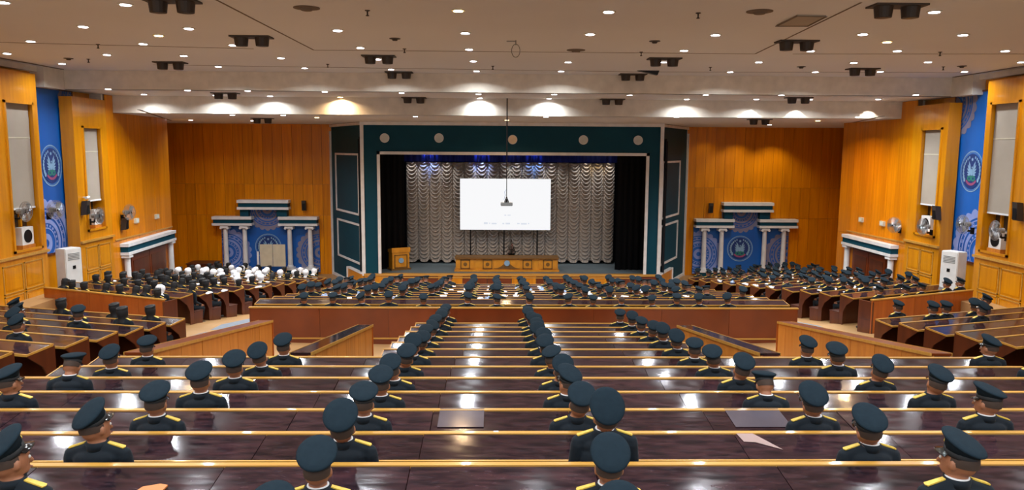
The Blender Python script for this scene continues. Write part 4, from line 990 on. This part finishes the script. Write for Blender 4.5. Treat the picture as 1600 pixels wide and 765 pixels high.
parapet(-2.87, 15.6, -3.02, 10.95, .3, 'short sloping parapet with dark top beside the left end of the narrow desks', 1)
parapet(3.80, 15.6, 3.92, 10.95, .3, 'short sloping parapet with dark top beside the right end of the narrow desks', 0)
parapet(6.3, 16.6, 6.5, 10.95, .3, 'long sloping parapet with brown top right of the cross aisle, plank-faced', 0, 'barrier')

# ------------------------------------------------------------------ people
def head_m(pitch, roll, yaw):
    return Matrix.Translation((0, 0, .99)) @ Euler((pitch, roll, yaw)).to_matrix().to_4x4() @ Matrix.Translation((0, 0, -.99))
def body_mesh(name, hm, woman, near, lean=0.0, scarf=None):
    """one continuous seated figure facing +y, feet at z = 0, seat height .42"""
    bm = B(); R3 = hm.to_3x3()
    lm = Matrix.Translation((0, .1, .45)) @ Matrix.Rotation(-lean, 4, 'X') @ Matrix.Translation((0, -.1, -.45))
    f = .92 if woman else 1.0
    def TB(p, q, r0, r1, m=lm): tube(bm, m @ Vector(p), m @ Vector(q), r0, r1, 12); ball(bm, m @ Vector(q), r1*.999, 10, 6); ball(bm, m @ Vector(p), r0*.999, 10, 6)
    def EL(c, r, m=lm): ball(bm, m @ Vector(c), r, 16, 10, mtx=m.to_3x3())
    # torso
    EL((0, 0, .50), (.175, .13, .13)); EL((0, -.01, .66), (.155*f, .115, .16)); EL((0, -.01, .83), (.185*f, .122, .14)); EL((0, -.015, .925), (.175*f, .092, .075))
    for s in (-1, 1):
        TB((s*.04, -.008, .995), (s*.192*f, 0, .945), .050, .047)       # shoulder slope
        TB((s*.187*f, 0, .925), (s*.22*f, .03, .68), .056, .045)        # upper arm
        TB((s*.22*f, .03, .68), (s*.13, .30, .60), .045, .032)          # forearm
        TB((s*.10, .02, .49), (s*.115, .40, .475), .095, .068)           # thigh
        TB((s*.115, .40, .47), (s*.115, .38, .09), .062, .042)           # calf
        TB((s*.115, .36, .045), (s*.12, .52, .035), .042, .036, Matrix.Identity(4) if not lean else lm)
        EL((s*.115, .34, .585), (.04, .06, .022))                        # palm
        for q in range(4): TB((s*.115+(q-1.5)*.019, .37, .588), (s*.115+(q-1.5)*.021, .44-abs(q-1.5)*.01, .572), .0095, .008)
        TB((s*.115-s*.03, .33, .59), (s*.115-s*.055, .385, .58), .0105, .009)
    HM = lm @ hm
    TB((0, -.005, .96), (0, .005, 1.04), .062, .055, lm)
    EL((0, .012, 1.135), (.077, .095, .112), HM); EL((0, .035, 1.075), (.06, .07, .055), HM); EL((0, -.02, 1.14), (.078, .08, .09), HM)
    TB((0, -.01, 1.0), (0, .005, 1.08), .056, .054, HM)
    TB((0, .108, 1.135), (0, .124, 1.10), .009, .015, HM)                # nose
    EL((0, .100, 1.158), (.045, .014, .008), HM); EL((0, .1, 1.068), (.026, .014, .012), HM)
    for s in (-1, 1): EL((s*.08, .005, 1.12), (.012, .02, .032), HM)
    me = bpy.data.meshes.new(name+'_raw'); bm.to_mesh(me); bm.free()
    o = bpy.data.objects.new('tmp', me); COL.objects.link(o)
    md = o.modifiers.new('r', 'REMESH'); md.mode = 'VOXEL'; md.voxel_size = .0085 if near else .017; md.use_smooth_shade = True
    ms = o.modifiers.new('s', 'SMOOTH'); ms.factor = .5; ms.iterations = 5 if near else 2
    if near: dc = o.modifiers.new('d', 'DECIMATE'); dc.ratio = .45
    else: dc = o.modifiers.new('d', 'DECIMATE'); dc.ratio = .3
    dg = bpy.context.evaluated_depsgraph_get(); out = bpy.data.meshes.new_from_object(o.evaluated_get(dg)); bpy.data.objects.remove(o); bpy.data.meshes.remove(me)
    out.name = name; out.materials.clear()
    for m in ('uniform', 'skin', 'capb'): out.materials.append(M[m])
    inv = HM.inverted(); linv = lm.inverted()
    for p in out.polygons:
        c = inv @ p.center; b = linv @ p.center; p.use_smooth = True
        if c.z > 1.05 or (c.z > .99 and math.hypot(c.x, c.y) < .0655): p.material_index = 1
        elif b.y > .305 and .54 < b.z < .64 and not woman: p.material_index = 1
        elif b.y > .305 and .545 < b.z < .64: p.material_index = 1
        elif p.center.z < .085: p.material_index = 2
        else: p.material_index = 0
    if near:                                                            # eyes and lips joined to the same figure
        b2 = B(); b2.from_mesh(out)
        for s in (-1, 1):
            ball(b2, HM @ Vector((s*.032, .097, 1.135)), .0115, 8, 6, 3); ball(b2, HM @ Vector((s*.032, .1055, 1.135)), .0055, 6, 4, 4)
        ball(b2, HM @ Vector((0, .108, 1.067)), (.022, .008, .007), 8, 5, 5)
        b2.to_mesh(out); b2.free()
        for m in ('eyew', 'eyed', 'lip'): out.materials.append(M[m])
    return out, HM, lm

def cap_meshes():
    """peaked cap: origin at the centre of the head band's lower edge"""
    bm = B(); n = 28; rings = []
    prof = [(.090, .022), (.100, .040), (.115, .056), (.126, .066), (.128, .072), (.120, .080), (.092, .087), (.05, .091), (.004, .092)]
    for k_, (r, z) in enumerate(prof):
        row = []; r *= 1.0
        for i in range(n):
            t = 2*math.pi*i/n; c_, s_ = math.cos(t), math.sin(t)
            row.append(bm.verts.new((r*.97*c_, r*1.05*s_+.004, z+(.30*r*s_+.010 if k_ else 0))))
        rings.append(row)
    for a, b in zip(rings, rings[1:]):
        for i in range(n): bm.faces.new((a[i], a[(i+1) % n], b[(i+1) % n], b[i]))
    bm.faces.new(rings[-1]); bm.faces.new(rings[0][::-1])
    crown = me_from('peaked_cap', bm, 'capc', True)
    bm = B(); lathe(bm, [(.088, -.012), (.091, .0), (.094, .034)], n=24, sx=.93, sy=1.12); band = me_from('band', bm, 'capb', True)
    bm = B(); pts0, pts1 = [], []
    for i in range(13):
        t = math.radians(20+140*i/12); pts0.append(Vector((.082*math.cos(t), .10*math.sin(t), .002))); pts1.append(Vector((.096*math.cos(t), .155*math.sin(t)-.004, -.022)))
    up = [[bm.verts.new(v) for v in pts0], [bm.verts.new(v) for v in pts1]]; dn_ = [[bm.verts.new(v-Vector((0, 0, .004))) for v in pts0], [bm.verts.new(v-Vector((0, 0, .004))) for v in pts1]]
    for i in range(12):
        bm.faces.new((up[0][i], up[0][i+1], up[1][i+1], up[1][i])); bm.faces.new((dn_[0][i], dn_[1][i], dn_[1][i+1], dn_[0][i+1])); bm.faces.new((up[1][i], up[1][i+1], dn_[1][i+1], dn_[1][i]))
    visor = me_from('visor', bm, 'visor', True)
    bm = B(); lathe(bm, [(.096, -.01), (.100, .02), (.102, .056), (.100, .062), (.05, .066), (.003, .066)], n=24, sx=.95, sy=1.08); kepi = me_from('round_hat', bm, 'capb', True)
    bm = B(); lathe(bm, [(.016, .0), (.012, .006)], n=10); bm.transform(Matrix.Translation((0, .105, .045)) @ Matrix.Rotation(-math.pi/2, 4, 'X')); badge = me_from('cap_badge', bm, 'epau')
    return crown, band, visor, kepi, badge
CROWN, BAND, VISOR, KEPI, BADGE = cap_meshes()
def epaulette_mesh():
    bm = B(); prism(bm, [(-.062, -.017, 0), (.055, -.022, 0), (.062, 0, 0), (.055, .022, 0), (-.062, .017, 0)], (0, 0, .008)); return me_from('epaulette', bm, 'epau')
EPA = epaulette_mesh()
def hair_mesh():
    bm = B(); ball(bm, (0, -.012, 1.145), (.0835, .098, .100), 18, 12)
    for v in [v for v in bm.verts if v.co.y > .055 or v.co.z < 1.105+max(0, v.co.y)*.8]: bm.verts.remove(v)
    return me_from('hair', bm, 'hair', True)
HAIR = hair_mesh()
def collar_mesh(r=.062, z=1.0, h=.018, m='shirt', nm='shirt_collar'):
    bm = B(); lathe(bm, [(r, z), (r-.002, z+h), (r-.008, z+h)], n=20); return me_from(nm, bm, m, True)
SCOL = collar_mesh(.069, 1.036, .010); UCOL = collar_mesh(.077, .985, .055, 'uniform', 'uniform_collar')
def scarf_mesh(m, nm):
    bm = B(); n = 22; rings = []
    prof = [(.125, .105, .945, -.005), (.10, .095, .99, -.005), (.080, .085, 1.03, 0), (.092, .103, 1.08, 0), (.102, .114, 1.14, -.004), (.096, .108, 1.19, -.004), (.072, .085, 1.235, 0), (.035, .04, 1.258, 0)]
    if m == 'wscarf': prof = [(.125, .105, .945, -.005), (.095, .09, .99, -.005), (.080, .085, 1.025, 0), (.106, .112, 1.08, -.01), (.126, .134, 1.14, -.015), (.122, .130, 1.195, -.015), (.09, .10, 1.245, -.01), (.04, .05, 1.268, 0)]
    for rx, ry, z, oy in prof:
        row = []
        for i in range(n):
            t = 2*math.pi*i/n; c_, s_ = math.cos(t), math.sin(t)
            yy = ry*s_+oy
            if z > 1.05 and z < 1.2 and s_ > .55: yy = min(yy, .062)      # open round the face
            row.append(bm.verts.new((rx*c_, yy, z+.004*math.sin(5*t))))
        rings.append(row)
    for a, b in zip(rings, rings[1:]):
        for i in range(n):
            bm.faces.new((a[i], a[(i+1) % n], b[(i+1) % n], b[i]))
    bm.faces.new(rings[-1])
    for f in [f for f in bm.faces if f.calc_center_median().y > .05 and 1.06 < f.calc_center_median().z < 1.19 and abs(f.calc_center_median().x) < .07]: bm.faces.remove(f)
    return me_from(nm, bm, m, True)
SCB, SCW = scarf_mesh('scarf', 'headscarf'), scarf_mesh('wscarf', 'headscarf')

def person_proto(nm, pitch, roll, yaw, woman=False, near=True, lean=0, kind='cap', white_collar=True):
    hm = head_m(pitch, roll, yaw); me, HM, lm = body_mesh('figure_'+nm, hm, woman, near, lean)
    me.name = 'person'
    r = link('person', me)
    if kind in ('cap', 'bare'): link('hair', HAIR, r, HM)
    if kind == 'cap':
        c = link('peaked_cap', CROWN, r, HM @ Matrix.Translation((0, .0, 1.178)) @ Matrix.Rotation(random.uniform(-.02, .02), 4, 'X')); link('band', BAND, c); link('visor', VISOR, c)
        if near: link('cap_badge', BADGE, c)
    if kind == 'kepi': link('headscarf', SCB, r, HM); link('round_hat', KEPI, r, HM @ Matrix.Translation((0, .0, 1.175)) @ Matrix.Rotation(.12, 4, 'X'))
    if kind == 'white': link('headscarf', SCW, r, HM)
    if not woman:
        link('shirt_collar', SCOL, r, lm) if white_collar else None
        link('uniform_collar', UCOL, r, lm)
    f = .92 if woman else 1.0
    for s in (-1, 1):
        e = link('epaulette', EPA, r, lm @ Matrix.Translation((s*.140*f, -.003, 1.009)) @ Matrix.Rotation(s*.32, 4, 'Y') @ (Matrix.Identity(4) if s > 0 else Matrix.Rotation(math.pi, 4, 'Z')))
    register(r); r.hide_render = False
    return r
NEAR = {'up': person_proto('up', .05, .0, .0), 'tl': person_proto('tl', .1, -.16, .1), 'tr': person_proto('tr', .12, .16, -.15, white_collar=False),
        'lk': person_proto('lk', .04, .05, .55), 'rk': person_proto('rk', .04, -.08, -.5, white_collar=False), 'dn': person_proto('dn', -.38, .03, .05, lean=.1), 'bk': person_proto('bk', .28, .0, .05)}
FARP = {'up': person_proto('fu', .05, 0, 0, near=False, white_collar=False), 'lk': person_proto('fl', .05, .05, .5, near=False), 'dn': person_proto('fd', -.3, -.05, -.1, near=False, lean=.25, white_collar=False), 'rk': person_proto('fr', .1, -.08, -.5, near=False)}
WOM = {'up': person_proto('wu', .03, 0, -.15, True, False, kind='kepi'), 'rk': person_proto('wr', .0, 0, -.5, True, False, kind='kepi'), 'dn': person_proto('wd', -.25, 0, -.1, True, False, .15, 'kepi')}
WHI = {'up': person_proto('vu', .03, 0, -.1, True, False, kind='white'), 'dn': person_proto('vd', -.3, 0, -.3, True, False, .15, 'white')}
BARE = {'up': person_proto('bu', .05, 0, .2, near=False, kind='bare')}
for d_ in (NEAR, FARP, WOM, WHI, BARE):
    for r in d_.values(): r['proto'] = 1
USED = set()
def seat_person(pool, var, x, y, z, rz, label, group, scale=1.0, tilt=0):
    src = pool[var]
    if src.name in USED: o = copy_tree(src)
    else: USED.add(src.name); o = src
    if 'proto' in o: del o['proto']
    o.location = (x, y, z); o.rotation_euler = (0, 0, rz); o.scale = (scale,)*3
    for ch in o.children:
        if ch.name.startswith('peaked_cap'): ch.matrix_local = ch.matrix_local @ Euler((random.uniform(-.06, .24)+tilt, random.uniform(-.09, .09), 0)).to_matrix().to_4x4()
    tag(o, label, 'person', group); return o
# upper block, in rows of the gold rails: (row, metres across, pose)
UP = {}
def up(row, x, pose): UP.setdefault(row, []).append((x, pose))
PC1 = {-2: 'up', -1: 'up', 0: 'bk', 1: 'up', 2: 'up', 3: 'tl', 4: 'tr', 5: 'up', 6: 'tr', 7: 'up', 8: 'lk', 9: 'up', 10: 'tr', 11: 'up', 12: 'up'}
for r, p in PC1.items(): up(r, {-2: -1.04, -1: -1.06, 0: -1.10}.get(r, -1.12), p)
PC2 = {-2: 'up', -1: 'up', 0: 'bk', 1: 'tr', 2: 'lk', 3: 'tr', 4: 'rk', 5: 'tl', 6: 'up', 7: 'tl', 8: 'up', 9: 'tr', 10: 'up', 11: 'tl', 12: 'up'}
for r, p in PC2.items(): up(r, {-2: .59, -1: .68, 0: .79, 1: .69}.get(r, .70), p)
PC3 = {-1: 'lk', 0: 'tl', 1: 'tl', 2: 'dn', 3: 'tr', 4: 'tl', 5: 'up', 6: 'tl', 7: 'tl', 8: 'tr', 9: 'up', 10: 'up', 11: 'up'}
for r, p in PC3.items(): up(r, {-1: 2.80, 0: 2.74, 1: 2.73, 2: 2.68, 11: 2.62}.get(r, 2.70), p)
for r, p in {1: 'lk', 2: 'tr', 3: 'tr', 4: 'tl', 5: 'up'}.items(): up(r, {2: 4.32, 1: 4.23}.get(r, 4.24), p)
for r, p in {-1: 'rk', 0: 'rk', 1: 'up', 2: 'up', 3: 'up', 4: 'tl', 5: 'up'}.items(): up(r, -2.86, p)
for r, p in {2: 'rk', 3: 'dn', 4: 'up', 5: 'up'}.items(): up(r, -4.68, p)
for r, p in {4: 'lk', 5: 'lk'}.items(): up(r, 6.76, p)
for r in sorted(UP):
    Y = 5.106+.95*r; row = sorted(UP[r])
    for i, (x, pose) in enumerate(row):
        sc = 1.02 if (r == 0 and x > .7 and x < 1) else random.uniform(.965, 1.015); z = ZT(Y)-PH
        dz = .07 if (r == 0 and .7 < x < 1) else 0
        zn = 'below the first gold rail' if r < 0 else ''
        if r < 0: lab = 'man in peaked cap at the bottom edge, %s of two cut rows, %s from left' % ('lower' if r == -2 else 'upper' , ORD[i])
        elif r <= 6: lab = 'man in dark peaked cap, %s full-width row from the bottom, %s from left' % (ORD[r], ORD[i])
        else: lab = 'man in dark peaked cap, %s narrow row beyond the full-width ones, %s from left' % (ORD[r-7], ORD[i])
        lab = lab
        seat_person(NEAR, pose, x, Y+.20, z+dz, random.uniform(-.06, .06), lab, 'men in dark peaked caps in the upper centre block', sc, .16 if r <= 0 else 0)

# upper side blocks: given by the place of the cap in the photograph's plan
def side_seat(rows, j, px, py, pool, pose, lab, grp, off=.3):
    p0, p1, z = rows[j]; p = at_z(px, py, z+off-.03)
    a, b = Vector(p0), Vector(p1); d = (b-a).normalized(); t = (Vector((p.x, p.y))-a).dot(d); q = a+d*t; n = Vector((-d.y, d.x))
    q = q+n*.2; return seat_person(pool, pose, q.x, q.y, z-PH, math.atan2(d.y, d.x)+random.uniform(-.05, .05), lab, grp, random.uniform(.97, 1.0))
UL = [(1, 62, 475.5, WOM, 'up', 'woman in black round hat nearest the far wall in the upper left block'), (1, 134, 484.6, WOM, 'up', 'woman in black round hat, second row behind the left barrier, between two other hats'),
      (1, 216, 482, WOM, 'up', 'woman in black round hat nearest the aisle in the upper left block'), (2, 79, 487, WOM, 'up', 'woman in black round hat, third row behind the left barrier, near the wall'),
      (2, 162, 489, WOM, 'up', 'woman in black round hat, third row behind the left barrier, nearer the aisle'), (3, 112, 487, NEAR, 'lk', 'man in peaked cap among the black round hats of the upper left block'),
      (3, 16, 481, NEAR, 'rk', 'man in peaked cap turned right, at the left picture edge above another'), (4, 39, 483, NEAR, 'up', 'man in broad peaked cap, fifth row of the upper left block'),
      (2, 4, 474, NEAR, 'rk', 'man in peaked cap cut by the left picture edge, farthest row of three'), (5, 3, 505, NEAR, 'up', 'man cut by the left picture edge, lowest in the upper left block')]
for j, px, py, pool, pose, lab in UL: side_seat(LROW, j, px, py, pool, pose, lab, 'people in the upper left block')
UR = [(0, 1434, 480, NEAR, 'up', 'man in peaked cap nearest the aisle in the upper right block'), (1, 1492, 477, NEAR, 'up', 'man in peaked cap half hidden behind another in the upper right block'),
      (1, 1499, 485, NEAR, 'up', 'man in peaked cap at the middle of the upper right block'), (2, 1548, 481, NEAR, 'tr', 'man in peaked cap near the right edge, third row of the upper right block'),
      (1, 1560, 478, NEAR, 'rk', 'man in peaked cap between two others at the right edge'), (0, 1574, 469, NEAR, 'lk', 'man in peaked cap turned left, by the pale floor at the right edge')]
for j, px, py, pool, pose, lab in UR: side_seat(RROW, j, px, py, pool, pose, lab, 'people in the upper right block')

# lower centre block
NOTE = []
def fill_row(rows_xyz, pool_fn, labfn, grp): pass
lowc = {}
lowc[0] = [-4.94, -4.2, -3.45, -2.77, -1.88, -.75, .01, 1.88, 2.5, 3.24, 4.05, 4.68, 5.27, 6.02, .84]
for i in range(1, 9):
    xs = [-.78+random.uniform(-.04, .04), .0+random.uniform(-.04, .04), 1.75+random.uniform(-.05, .05), 2.45+random.uniform(-.05, .05)]
    if i >= 2: xs.append(.85+random.uniform(-.04, .04))
    x = -1.75 if i > 1 else -2.6
    while x > -5.9+.08*i: xs.append(x+random.uniform(-.08, .08)); x -= .86
    x = 3.12
    while x < 6.9-.1*i: xs.append(x+random.uniform(-.08, .08)); x += .90
    lowc[i] = sorted(xs)
npeople = 0
for i, xs in lowc.items():
    Y, z = CROW[i]
    for q, x in enumerate(sorted(xs)):
        pose = random.choice(['up', 'up', 'up', 'lk', 'rk', 'dn']); pool = FARP
        lab = ('man in peaked cap seated against the red-brown barrier, %s head from its left end' % ORD[q]) if i == 0 else 'man in dark peaked cap in the lower centre block, %s desk row, %s from left' % (ORD[i-1], ORD[q])
        if i == 0 and abs(x-3.24) < .01: pool, pose, lab = BARE, 'up', 'bareheaded man seated against the red-brown barrier among peaked caps'
        if i == 0 and pool is FARP: pose = random.choice(['up', 'up', 'rk', 'lk'])
        seat_person(pool, pose, x, Y+.2, z-.97, random.uniform(-.12, .12), lab, 'men in the lower centre block', random.uniform(.95, 1.02))
        if i > 0: NOTE.append((x, Y, z, 0, i, q, 'centre'))
# lower side blocks
def side_block(rows, sgn, firstpx):
    n_all = 0
    for i in range(0, 12):
        p0, p1, z = rows[i]; a, b = Vector(p0), Vector(p1); d = (b-a).normalized(); n = Vector((-d.y, d.x)); L = (b-a).length
        ts = []
        if i == 0:
            for px, py in firstpx:
                p = at_z(px, py, z+.27); ts.append(min(max((Vector((p.x, p.y))-a).dot(d), .45), L-.3))
        else:
            t = .45+random.uniform(0, .3)
            step = (.56 if sgn < 0 else .66)*(1.12 if i > 8 else 1)
            while t < L-.3: ts.append(t); t += step*random.uniform(.85, 1.25)
        ts.sort(); ts = [t for q, t in enumerate(ts) if q == 0 or t-ts[q-1] > .3]
        for q, t in enumerate(ts):
            P_ = a+d*t+n*.2
            if sgn < 0:
                white = (i >= 6 and (t > L*.25 or random.random() < .3) and random.random() < .66) or (i == 5 and t > L*.7 and random.random() < .5)
                if white: pool, pose, lab = WHI, random.choice(['up', 'up', 'dn']), 'woman in white headscarf in the lower left block, %s desk row, %s from the wall' % (ORD[max(0, i-1)], ORD[q])
                else:
                    pool, pose = WOM, random.choice(['up', 'up', 'rk', 'dn'])
                    lab = 'woman in black hat and scarf against the left orange-brown barrier, %s from the wall' % ORD[q] if i == 0 else 'woman in black hat in the lower left block, %s desk row, %s from the wall' % (ORD[i-1], ORD[q])
                grp = 'women in the lower left block'
            else:
                pool, pose = FARP, random.choice(['up', 'up', 'lk', 'rk', 'dn'])
                lab = 'man in peaked cap against the right orange-brown barrier, %s from the aisle' % ORD[q] if i == 0 else 'man in peaked cap in the lower right block, %s desk row, %s from the aisle' % (ORD[i-1], ORD[q])
                grp = 'men in the lower right block'
                if i == 0: pose = 'lk' if random.random() < .5 else 'up'
            sc = random.uniform(.95, 1.02)*(.97 if sgn < 0 else 1)
            seat_person(pool, pose, P_.x, P_.y, z-(.97 if i == 0 else .95), math.atan2(d.y, d.x)+random.uniform(-.12, .12)-(.0), lab, grp, sc)
            if i > 0: NOTE.append((P_.x-n.x*.2, P_.y-n.y*.2, z, math.atan2(d.y, d.x), i, q, 'left' if sgn < 0 else 'right'))
            n_all += 1
    return n_all
nl = side_block(LLOW, -1, [(47, 436), (66, 439), (90, 439), (114, 440), (135, 444), (162, 447), (181, 449), (200, 450), (221, 453), (236, 456)])
nr = side_block(RLOW, 1, [(1378, 453), (1425, 447), (1446, 444), (1473, 438), (1497, 436), (1537, 431)])
# women at the aisle end of the left barrier, heads bowed over the desk
p0, p1, z = LLOW[0]
o = seat_person(WHI, 'dn', -9.08, 20.42, z-.97, .38, 'woman bowed forward with white headscarf at the aisle end of the left barrier', 'women in the lower left block')
# second pair in the two packed diagonals on the bench by the stage rail
# papers, cups and bags lying on the desks of the lower blocks
def paper_me():
    bm = B(); hexa(bm, [(-.11, -.15, 0), (.11, -.15, 0), (.11, .15, 0), (-.11, .15, 0)], [(-.11, -.15, .012), (.11, -.15, .012), (.11, .15, .012), (-.11, .15, .012)]); return me_from('booklet', bm, 'paper')
def glove_me():
    bm = B(); ball(bm, (0, 0, .035), (.10, .07, .035), 12, 6)
    for q in range(6): ball(bm, (random.uniform(-.08, .08), random.uniform(-.05, .05), random.uniform(.03, .07)), (.045, .035, .03), 8, 5, mtx=Euler((random.random(), random.random(), random.random())).to_matrix())
    return me_from('plastic_bag', bm, 'pblue', True)
def gl2():
    bm = B(); ball(bm, (0, 0, .018), (.045, .06, .018), 10, 6)
    for q in range(4): tube(bm, (-.027+.018*q, .04, .018), (-.033+.022*q, .105-.008*abs(q-1.5), .014), .0105, .009, 8); ball(bm, (-.033+.022*q, .105-.008*abs(q-1.5), .014), .009, 6, 4)
    tube(bm, (.04, 0, .018), (.07, .05, .016), .012, .01, 8); ball(bm, (.07, .05, .016), .01, 6, 4)
    return me_from('white_glove', bm, 'paper', True)
PME = {'white_glove': gl2(), 'booklet': paper_me(), 'plastic_bag': glove_me()}
cnt = {}
for (x, Y, z, rz, i, q, blk) in NOTE:
    # the desk in front of this sitter is the next row: its top lies about .6 m ahead
    if random.random() > (.95 if blk != 'left' else .2): continue
    nm = random.choice(['white_glove', 'white_glove', 'booklet', 'plastic_bag'])
    if i >= (8 if blk == 'centre' else 11): continue
    adv = .95-.24; dx, dy = -math.sin(rz)*adv, math.cos(rz)*adv
    if blk != 'centre': adv2 = .97*math.cos(rz)-.24; dx, dy = -math.sin(rz)*adv2, math.cos(rz)*adv2
    zt = z-.118-.043
    ox = random.choice((-1, 1))*random.uniform(.16, .30)
    o = link(nm, PME[nm]); o.location = (x+dx+ox, Y+dy, zt+.002); o.rotation_euler = (.15, 0, rz+random.uniform(-.5, .5))
    if nm == 'white_glove': o.scale = (1.5,)*3
    tag(o, '%s before the %s person, lower %s block, %s desk row' % ({'white_glove': 'white glove', 'booklet': 'white booklet', 'plastic_bag': 'pale blue crumpled bag'}[nm], ORD[q], blk, ORD[i-1]), {'white_glove': 'glove', 'booklet': 'booklet', 'plastic_bag': 'bag'}[nm], 'small white things on the lower desks')
# writing boards and papers on the near desks
def on_desk(px, py, k_, nm, me, label, cat, rz=0):
    Y = 5.106+.95*k_; zt = ZT(Y); p = at_z(px, py, zt-.04); dy = p.y-Y; z = zt-.010+(dy+.027)*.11+.003
    o = link(nm, me); o.location = (p.x, p.y, z+.001); o.rotation_euler = (math.atan(.11), 0, rz); tag(o, label, cat); return o
bm = B(); prism(bm, [(-.10, -.07, 0), (.075, -.07, 0), (.085, .03, 0), (.03, .045, 0), (-.07, .01, 0)], (0, 0, .012)); on_desk(239, 764, 0, 'folder', me_from('folder', bm, 'tab'), 'orange-tan folder corner on the nearest desk at the lower left', 'folder')
bm = B(); prism(bm, [(-.13, .12, 0), (.0, .13, 0), (.16, -.15, 0), (-.02, -.03, 0), (-.11, -.02, 0)], (0, 0, .004)); M['pinkp'] = mat('pinkish_grey_peeled_patch', (150, 124, 118), .5); on_desk(1182, 692, 1, 'peeled_sheet', me_from('peeled_sheet', bm, 'pinkp'), 'pinkish grey sheet lying on the desk right of centre', 'sheet')
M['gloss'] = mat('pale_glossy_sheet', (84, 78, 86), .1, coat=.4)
bm = B(); box(bm, (-.30, -.19, 0), (.12, .19, .003)); on_desk(736, 655, 2, 'glossy_sheet', me_from('glossy_sheet', bm, 'gloss'), 'glossy reflecting sheet on the desk between the two middle columns of men', 'sheet')
bm = B(); box(bm, (-.26, -.19, 0), (.26, .19, .003)); on_desk(1183, 655, 2, 'glossy_sheet', me_from('glossy_sheet', bm, 'gloss'), 'glossy pale sheet on the desk behind the bowed man right of centre', 'sheet')
bm = B(); box(bm, (-.02, -.008, 0), (.02, .008, .004)); on_desk(775, 681, 1, 'sticker', me_from('sticker', bm, 'paper'), 'tiny white sticker on the desk edge near the middle', 'sticker')
for d_ in (NEAR, FARP, WOM, WHI, BARE):
    for r in d_.values():
        if 'proto' in r:
            for ch in list(r.children_recursive): bpy.data.objects.remove(ch)
            bpy.data.objects.remove(r)
print('people', sum(1 for o in bpy.data.objects if o.get('category') == 'person'), nl, nr)

for l_ in sorted(LONG)[:40]: print('LONG', l_)
